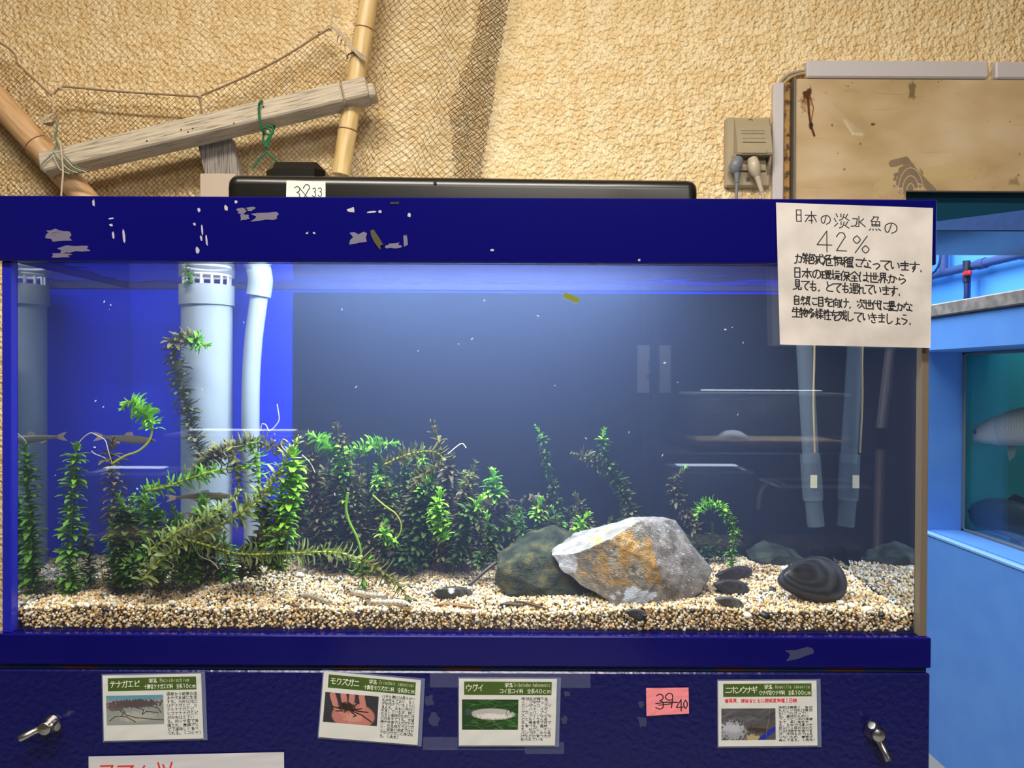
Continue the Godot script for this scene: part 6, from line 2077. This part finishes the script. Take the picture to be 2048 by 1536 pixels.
func card(label: String, corners: Array, title: String, latin: String, family: String, red: String, body: Array, columns: int, picture: String) -> void:
	var w := 960
	var h := 640
	var im := Image.create(w, h, false, Image.FORMAT_RGB8)
	im.fill(Color(0.84, 0.84, 0.82))
	im.fill_rect(Rect2i(50, 28, 860, 128), Color(0.27, 0.36, 0.14))
	var white := Color(0.92, 0.93, 0.86)
	write(im, title, Vector2(72, 58), Vector2(50, 60), 58 if title.length() < 6 else 51, 6.5, white)
	var tx := 450.0
	write(im, latin.substr(0, 2), Vector2(tx, 40), Vector2(36, 38), 42, 5, white)
	write(im, latin.substr(2), Vector2(tx + 86, 40), Vector2(15, 36), 360.0 / (latin.length() - 2) if latin.length() > 18 else 22.0, 3.6, Color(0.75, 0.79, 0.66))
	var step := 500.0 / family.length()
	write(im, family, Vector2(402, 98), Vector2(step * 0.86, 40), step, 4.4, white)
	if red != "":
		write(im, red, Vector2(66, 176), Vector2(33, 36), 39, 5.5, Color(0.85, 0.10, 0.18))
	var y0 := 178.0 if red == "" else 250.0
	var pw := 330.0 if columns > 8 else 300.0
	var x0 := 918.0 - pw
	var rowh := (600.0 - y0) / body.size()
	var pitch := pw / columns
	for i in body.size():
		write(im, body[i], Vector2(x0, y0 + rowh * i), Vector2(pitch * 0.84, rowh * 0.82), pitch, 3.7, Color(0.05, 0.05, 0.06))
	var px := Rect2i(30, 200 if red == "" else 270, int(x0) - 62, 290 if red == "" else 310)
	print_picture(im, px, picture)
	var t := thing("species_card", label, "card", Vector3.ZERO, "species cards on the cabinet")
	part("print", sheet(corners, 0.0058, 0.0006, null, 0.0012, columns), paper_mat(im, 0.35), t)
	var c: Array = [corners[0] + Vector2(-2, -3), corners[1] + Vector2(8, -3), corners[2] + Vector2(8, 3), corners[3] + Vector2(-2, 3)]
	part("laminate", sheet(c, 0.0050, 0.0003, null, 0.0004, 3), pane(0.25, Color(0.6, 0.65, 0.8)), t)

func print_picture(im: Image, r: Rect2i, what: String) -> void:
	# small printed photographs
	var o := Vector2(r.position)
	var s := Vector2(r.size)
	var at := func(x: float, y: float) -> Vector2: return o + Vector2(x, y) * s
	var rag := FastNoiseLite.new()
	rag.seed = 17
	rag.frequency = 0.03
	var pic := Image.create(r.size.x, r.size.y, false, Image.FORMAT_RGB8)
	var put := func(x: float, y: float, rx: float, ry: float, turn: float, c: Color, share := 1.0, soft := 0.3) -> void:
		spot(pic, Vector2(x, y) * s, Vector2(rx * s.x, ry * s.y), turn, c, share, soft, rag if soft > 0.2 else null)
	var stroke := func(pts: Array, wide: float, c: Color, share := 1.0) -> void:
		var p := PackedVector2Array()
		for a in pts:
			p.append(Vector2(a[0], a[1]) * s)
		line(pic, p, wide, c, share)
	var g := RandomNumberGenerator.new()
	g.seed = 5
	if what == "shrimp":
		pic.fill(Color(0.56, 0.58, 0.56))
		put.call(0.5, 0.05, 0.7, 0.12, 0.0, Color(0.36, 0.58, 0.66))
		put.call(0.5, 0.28, 0.55, 0.16, 0.0, Color(0.30, 0.25, 0.27), 0.9)
		put.call(0.15, 0.40, 0.20, 0.14, 0.0, Color(0.36, 0.30, 0.30), 0.8)
		put.call(0.55, 0.72, 0.38, 0.20, 0.0, Color(0.68, 0.68, 0.63), 0.8)
		for a in [[[0.05, 0.85], [0.15, 0.70], [0.35, 0.72], [0.5, 0.9]], [[0.3, 0.5], [0.33, 0.65], [0.5, 0.75], [0.8, 0.82], [0.99, 0.85]], [[0.5, 0.4], [0.65, 0.5], [0.62, 0.65], [0.7, 0.55], [0.9, 0.6]], [[0.2, 0.45], [0.3, 0.6], [0.25, 0.7]], [[0.75, 0.35], [0.9, 0.45], [0.95, 0.6]]]:
			stroke.call(a, 9.0, Color(0.24, 0.20, 0.22), 0.85)
	elif what == "crab":
		pic.fill(Color(0.20, 0.20, 0.23))
		put.call(0.55, 0.72, 0.42, 0.46, 0.0, Color(0.72, 0.46, 0.42), 1.0, 0.1)
		for a in [[[0.14, 0.08], [0.22, 0.45], [0.40, 0.70]], [[0.34, 0.05], [0.38, 0.35], [0.5, 0.7]], [[0.50, 0.05], [0.50, 0.35], [0.55, 0.7]], [[0.68, 0.04], [0.72, 0.35], [0.65, 0.7]]]:
			stroke.call(a, 58.0, Color(0.76, 0.50, 0.45))
		put.call(0.56, 0.8, 0.2, 0.16, 0.0, Color(0.82, 0.60, 0.50), 0.7)
		for a in [[[0.15, 0.45], [0.3, 0.52], [0.42, 0.5]], [[0.22, 0.6], [0.35, 0.58]], [[0.7, 0.45], [0.6, 0.5], [0.5, 0.5]], [[0.82, 0.56], [0.65, 0.55], [0.5, 0.52]], [[0.9, 0.88], [0.7, 0.66], [0.5, 0.55]], [[0.55, 0.75], [0.6, 0.7], [0.5, 0.58]], [[0.62, 0.28], [0.55, 0.4]], [[0.30, 0.30], [0.36, 0.4]]]:
			stroke.call(a, 11.0, Color(0.16, 0.11, 0.10))
		put.call(0.42, 0.44, 0.17, 0.18, 0.0, Color(0.20, 0.15, 0.13))
		put.call(0.37, 0.34, 0.05, 0.07, 0.0, Color(0.17, 0.12, 0.11))
	elif what == "dace":
		pic.fill(Color(0.13, 0.24, 0.12))
		for k in 150:
			var a := Vector2(g.randf(), g.randf())
			var b := a + Vector2.from_angle(g.randf_range(-0.9, 0.9)) * g.randf_range(0.1, 0.3)
			stroke.call([[a.x, a.y], [b.x, b.y]], g.randf_range(3, 7), Color(0.12, 0.30, 0.12).lerp(Color(0.35, 0.56, 0.28), g.randf()), 0.8)
		put.call(0.55, 0.48, 0.42, 0.20, 0.02, Color(0.70, 0.69, 0.66), 1.0, 0.12)
		put.call(0.55, 0.55, 0.34, 0.10, 0.02, Color(0.86, 0.85, 0.83), 0.9)
		put.call(0.12, 0.42, 0.07, 0.10, 0.5, Color(0.24, 0.30, 0.34))
		put.call(0.86, 0.40, 0.02, 0.03, 0.0, Color(0.05, 0.05, 0.06))
		stroke.call([[0.8, 0.32], [0.78, 0.48], [0.82, 0.58]], 5.0, Color(0.4, 0.38, 0.36))
		stroke.call([[0.55, 0.68], [0.58, 0.76]], 8.0, Color(0.45, 0.42, 0.38))
	else:
		pic.fill(Color(0.32, 0.31, 0.32))
		for k in 16:
			put.call(g.randf(), g.randf() * 0.4, 0.2, 0.05, g.randf_range(-0.6, 0.3), Color(0.22, 0.21, 0.22).lerp(Color(0.42, 0.42, 0.44), g.randf()), 0.7)
		put.call(0.2, 0.70, 0.30, 0.34, 0.1, Color(0.60, 0.61, 0.64))
		put.call(0.2, 0.62, 0.22, 0.16, 0.1, Color(0.72, 0.73, 0.76), 0.8)
		put.call(0.68, 0.66, 0.24, 0.12, 0.1, Color(0.24, 0.20, 0.17))
		put.call(0.72, 0.60, 0.18, 0.04, 0.1, Color(0.40, 0.36, 0.32), 0.7)
		put.call(0.58, 0.93, 0.16, 0.12, 0.0, Color(0.68, 0.62, 0.44))
		var tri := [[0.72, 1.0], [0.92, 0.72], [0.98, 0.66]]
		stroke.call(tri, 46.0, Color(0.10, 0.18, 0.60))
		stroke.call([[0.9, 0.0], [0.86, 0.5], [0.82, 0.9]], 4.0, Color(0.6, 0.62, 0.66), 0.6)
	im.blit_rect(pic, Rect2i(Vector2i.ZERO, r.size), r.position)

# ---- the room behind the viewer, seen mirrored in the front pane --------------------------------
func small_tank(called: String, label: String, lo: Vector3, hi: Vector3, lit: float) -> Node3D:
	# a glass tank between two corners: rim, panes, gravel, lamp
	var t := thing(called, label, "aquarium", Vector3((lo.x + hi.x) / 2, lo.y, (lo.z + hi.z) / 2))
	var w := hi.x - lo.x
	var h := hi.y - lo.y
	var d := absf(hi.z - lo.z)
	var black := mat(Color(0.03, 0.03, 0.035), 0.4)
	var b := MB.new()
	b.box(Vector3(0, 0.01, 0), Vector3(w, 0.02, d), 0.002)
	part("base", b, black, t)
	for s in [[Vector3(0, h / 2, -d / 2), Vector3(w, h, 0.006)], [Vector3(-w / 2, h / 2, 0), Vector3(0.006, h, d)], [Vector3(w / 2, h / 2, 0), Vector3(0.006, h, d)]]:
		var p := MB.new()
		p.box(s[0], s[1])
		part("pane", p, M.glass, t)
	var bk := MB.new()
	bk.box(Vector3(0, h / 2, d / 2), Vector3(w, h, 0.008))
	part("back_panel", bk, mat(Color(0.05, 0.06, 0.08), 0.5), t)
	var g := MB.new()
	g.box(Vector3(0, 0.035, 0), Vector3(w - 0.02, 0.03, d - 0.02), 0.006)
	part("sand", g, mat(Color(0.45, 0.36, 0.22), 0.9), t)
	var rim := MB.new()
	for s in [-1.0, 1.0]:
		rim.box(Vector3(0, h, s * d / 2), Vector3(w + 0.01, 0.012, 0.014), 0.002)
		rim.box(Vector3(s * w / 2, h, 0), Vector3(0.014, 0.012, d), 0.002)
	part("rim", rim, mat(Color(0.72, 0.76, 0.80), 0.3), t)
	if lit > 0.0:
		var l := MB.new()
		l.box(Vector3(0, h + 0.016, 0), Vector3(w * 0.8, 0.005, 0.05), 0.001)
		part("lamp_strip", l, glow(Color(0.86, 0.93, 1.0), 7.0), t)
		area("strip_light", Transform3D(Basis(Vector3.RIGHT, -PI / 2), Vector3(0, h + 0.008, 0)), Vector2(w * 0.8, 0.05), Color(0.86, 0.93, 1.0), lit, t)
	return t

func build_room_behind() -> void:
	var z := 2.3
	var white := mat(Color(0.80, 0.80, 0.80), 0.6)
	# shelf rack with two rows of tanks
	var rack := thing("tank_rack", "dark steel rack of small tanks behind the viewer", "rack", Vector3.ZERO)
	var steel := mat(Color(0.08, 0.08, 0.09), 0.5)
	var s1 := pv(1330, 905, z)
	var s2 := pv(1760, 905, z)
	var b1 := MB.new()
	b1.span(Vector3(s1.x, s1.y - 0.04, z - 0.05), Vector3(s2.x, s1.y, z + 0.4), 0.004)
	part("shelf", b1, steel, rack)
	var s3: float = pv(1400, 1120, z).y
	var b2 := MB.new()
	b2.span(Vector3(s1.x, s3 - 0.04, z - 0.05), Vector3(s2.x, s3, z + 0.4), 0.004)
	part("shelf", b2, steel, rack)
	for x in [s1.x + 0.02, s2.x - 0.02]:
		var lg := MB.new()
		lg.span(Vector3(x - 0.02, 0, z + 0.33), Vector3(x + 0.02, 1.9, z + 0.37))
		part("upright", lg, steel, rack)
	var a := pv(1392, 905, z)
	var b := pv(1700, 790, z)
	var t1 := small_tank("small_tank", "lit glass tank with a white plaster hide on the upper shelf", Vector3(a.x, a.y, z), Vector3(b.x, b.y, z + 0.3), 1.1)
	var hide := MB.new()
	var list := []
	for r in 7:
		var ring := PackedVector3Array()
		for k in 14:
			var u := TAU * k / 14.0
			var e := PI / 2 * r / 6.0
			ring.append(Vector3(cos(u) * cos(e) * 0.07, 0.045 + sin(e) * 0.045, sin(u) * cos(e) * 0.05))
		list.append(ring)
	hide.rows(list, true)
	var ho := solid("plaster_hide", hide, white, "white plaster hide inside the lit small tank", "ornament")
	ho.position = Vector3(pv(1480, 880, z).x, a.y, z + 0.1)
	var box := MB.new()
	box.span(pv(1424, 798, z + 0.02), pv(1530, 825, z + 0.04))
	solid("breeding_box", box, mat(Color(0.62, 0.66, 0.72), 0.3), "white breeding box hung in the lit small tank", "box")
	var c := pv(1350, 1115, z)
	var d := pv(1506, 945, z)
	small_tank("small_tank", "small tank with pale rim on the lower shelf, wider one", Vector3(c.x, c.y, z), Vector3(d.x, d.y, z + 0.25), 0.3)
	var e := pv(1560, 1115, z)
	var f := pv(1740, 975, z)
	small_tank("small_tank", "small black lidded tank on the lower shelf beside the wider one", Vector3(e.x, e.y, z), Vector3(f.x, f.y, z + 0.25), 0.0)
	var hose := MB.new()
	hose.tube(smooth_path(PackedVector3Array([pv(1518, 1020, z - 0.02), pv(1524, 985, z - 0.02), pv(1545, 962, z - 0.02), pv(1572, 970, z)]), 0.02), 0.006, 8)
	solid("air_hose", hose, white, "white air hose arching out of the black lidded tank", "hose")
	# tanks mirrored at the left
	var bench := thing("tank_bench", "low dark bench with glass tanks behind the viewer", "bench", Vector3.ZERO)
	var g1 := pv(140, 1100, z)
	var g2 := pv(640, 1100, z)
	var bb := MB.new()
	bb.span(Vector3(g1.x, g1.y - 0.04, z - 0.05), Vector3(g2.x, g1.y, z + 0.4), 0.004)
	part("top", bb, steel, bench)
	for x in [g1.x + 0.04, g2.x - 0.04]:
		for zz in [z, z + 0.35]:
			var lg := MB.new()
			lg.box(Vector3(x, (g1.y - 0.04) / 2, zz), Vector3(0.05, g1.y - 0.04, 0.05))
			part("leg", lg, steel, bench)
	var h1 := pv(330, 1099, z)
	var h2 := pv(600, 872, z)
	small_tank("small_tank", "taller glass tank with pale rim on the low bench", Vector3(h1.x, h1.y, z), Vector3(h2.x, h2.y, z + 0.25), 0.12)
	var i1 := pv(165, 1099, z)
	var i2 := pv(318, 950, z)
	small_tank("small_tank", "lower glass tank with pale rim on the low bench", Vector3(i1.x, i1.y, z), Vector3(i2.x, i2.y, z + 0.25), 0.16)
	# poster on a post, aluminium pole and a black folded net
	var post := MB.new()
	post.span(pv(1290, 560, z + 0.5), Vector3(pv(1312, 560, z + 0.5).x, 0, z + 0.54))
	solid("post", post, mat(Color(0.20, 0.20, 0.22), 0.5), "grey post carrying a poster behind the viewer", "post")
	var pm := Image.create(128, 176, false, Image.FORMAT_RGB8)
	pm.fill(Color(0.72, 0.75, 0.80))
	spot(pm, Vector2(56, 72), Vector2(18, 20), 0, Color(0.32, 0.34, 0.38), 0.9)
	spot(pm, Vector2(62, 116), Vector2(34, 16), 0, Color(0.35, 0.37, 0.41), 0.9)
	var ps := MB.new()
	var p0 := pv(1276, 690, z + 0.48)
	var p1 := pv(1342, 786, z + 0.48)
	ps.plate(PackedVector2Array([Vector2(0, 0), Vector2(p1.x - p0.x, 0), Vector2(p1.x - p0.x, p1.y - p0.y), Vector2(0, p1.y - p0.y)]), Transform3D(Basis(Vector3(1, 0, 0), Vector3(0, 1, 0), Vector3(0, 0, -1)), p0), 0.004)
	solid("poster", ps, paper_mat(pm), "pale poster with dark figures on the grey post", "poster")
	var zr := 1.6
	var pole := thing("landing_net", "landing net with bright metal handle leaning behind the viewer", "net", Vector3.ZERO)
	var q1 := pv(1792, 640, zr)
	var q2 := pv(1766, 868, zr)
	var q3 := pv(1760, 1100, zr)
	var m1 := MB.new()
	m1.tube(PackedVector3Array([q1, q2]), 0.013, 12)
	part("handle", m1, mat(Color(0.92, 0.93, 0.97), 0.3), pole)
	var m2 := MB.new()
	m2.tube(PackedVector3Array([q2, q3]), 0.011, 12)
	part("lower_handle", m2, mat(Color(0.85, 0.76, 0.72), 0.3), pole)
	var m3 := MB.new()
	m3.tube(PackedVector3Array([q2 + Vector3(0, 0.02, 0), q2 - Vector3(0, 0.05, 0)]), 0.018, 12)
	part("clamp", m3, mat(Color(0.03, 0.03, 0.03), 0.4), pole)
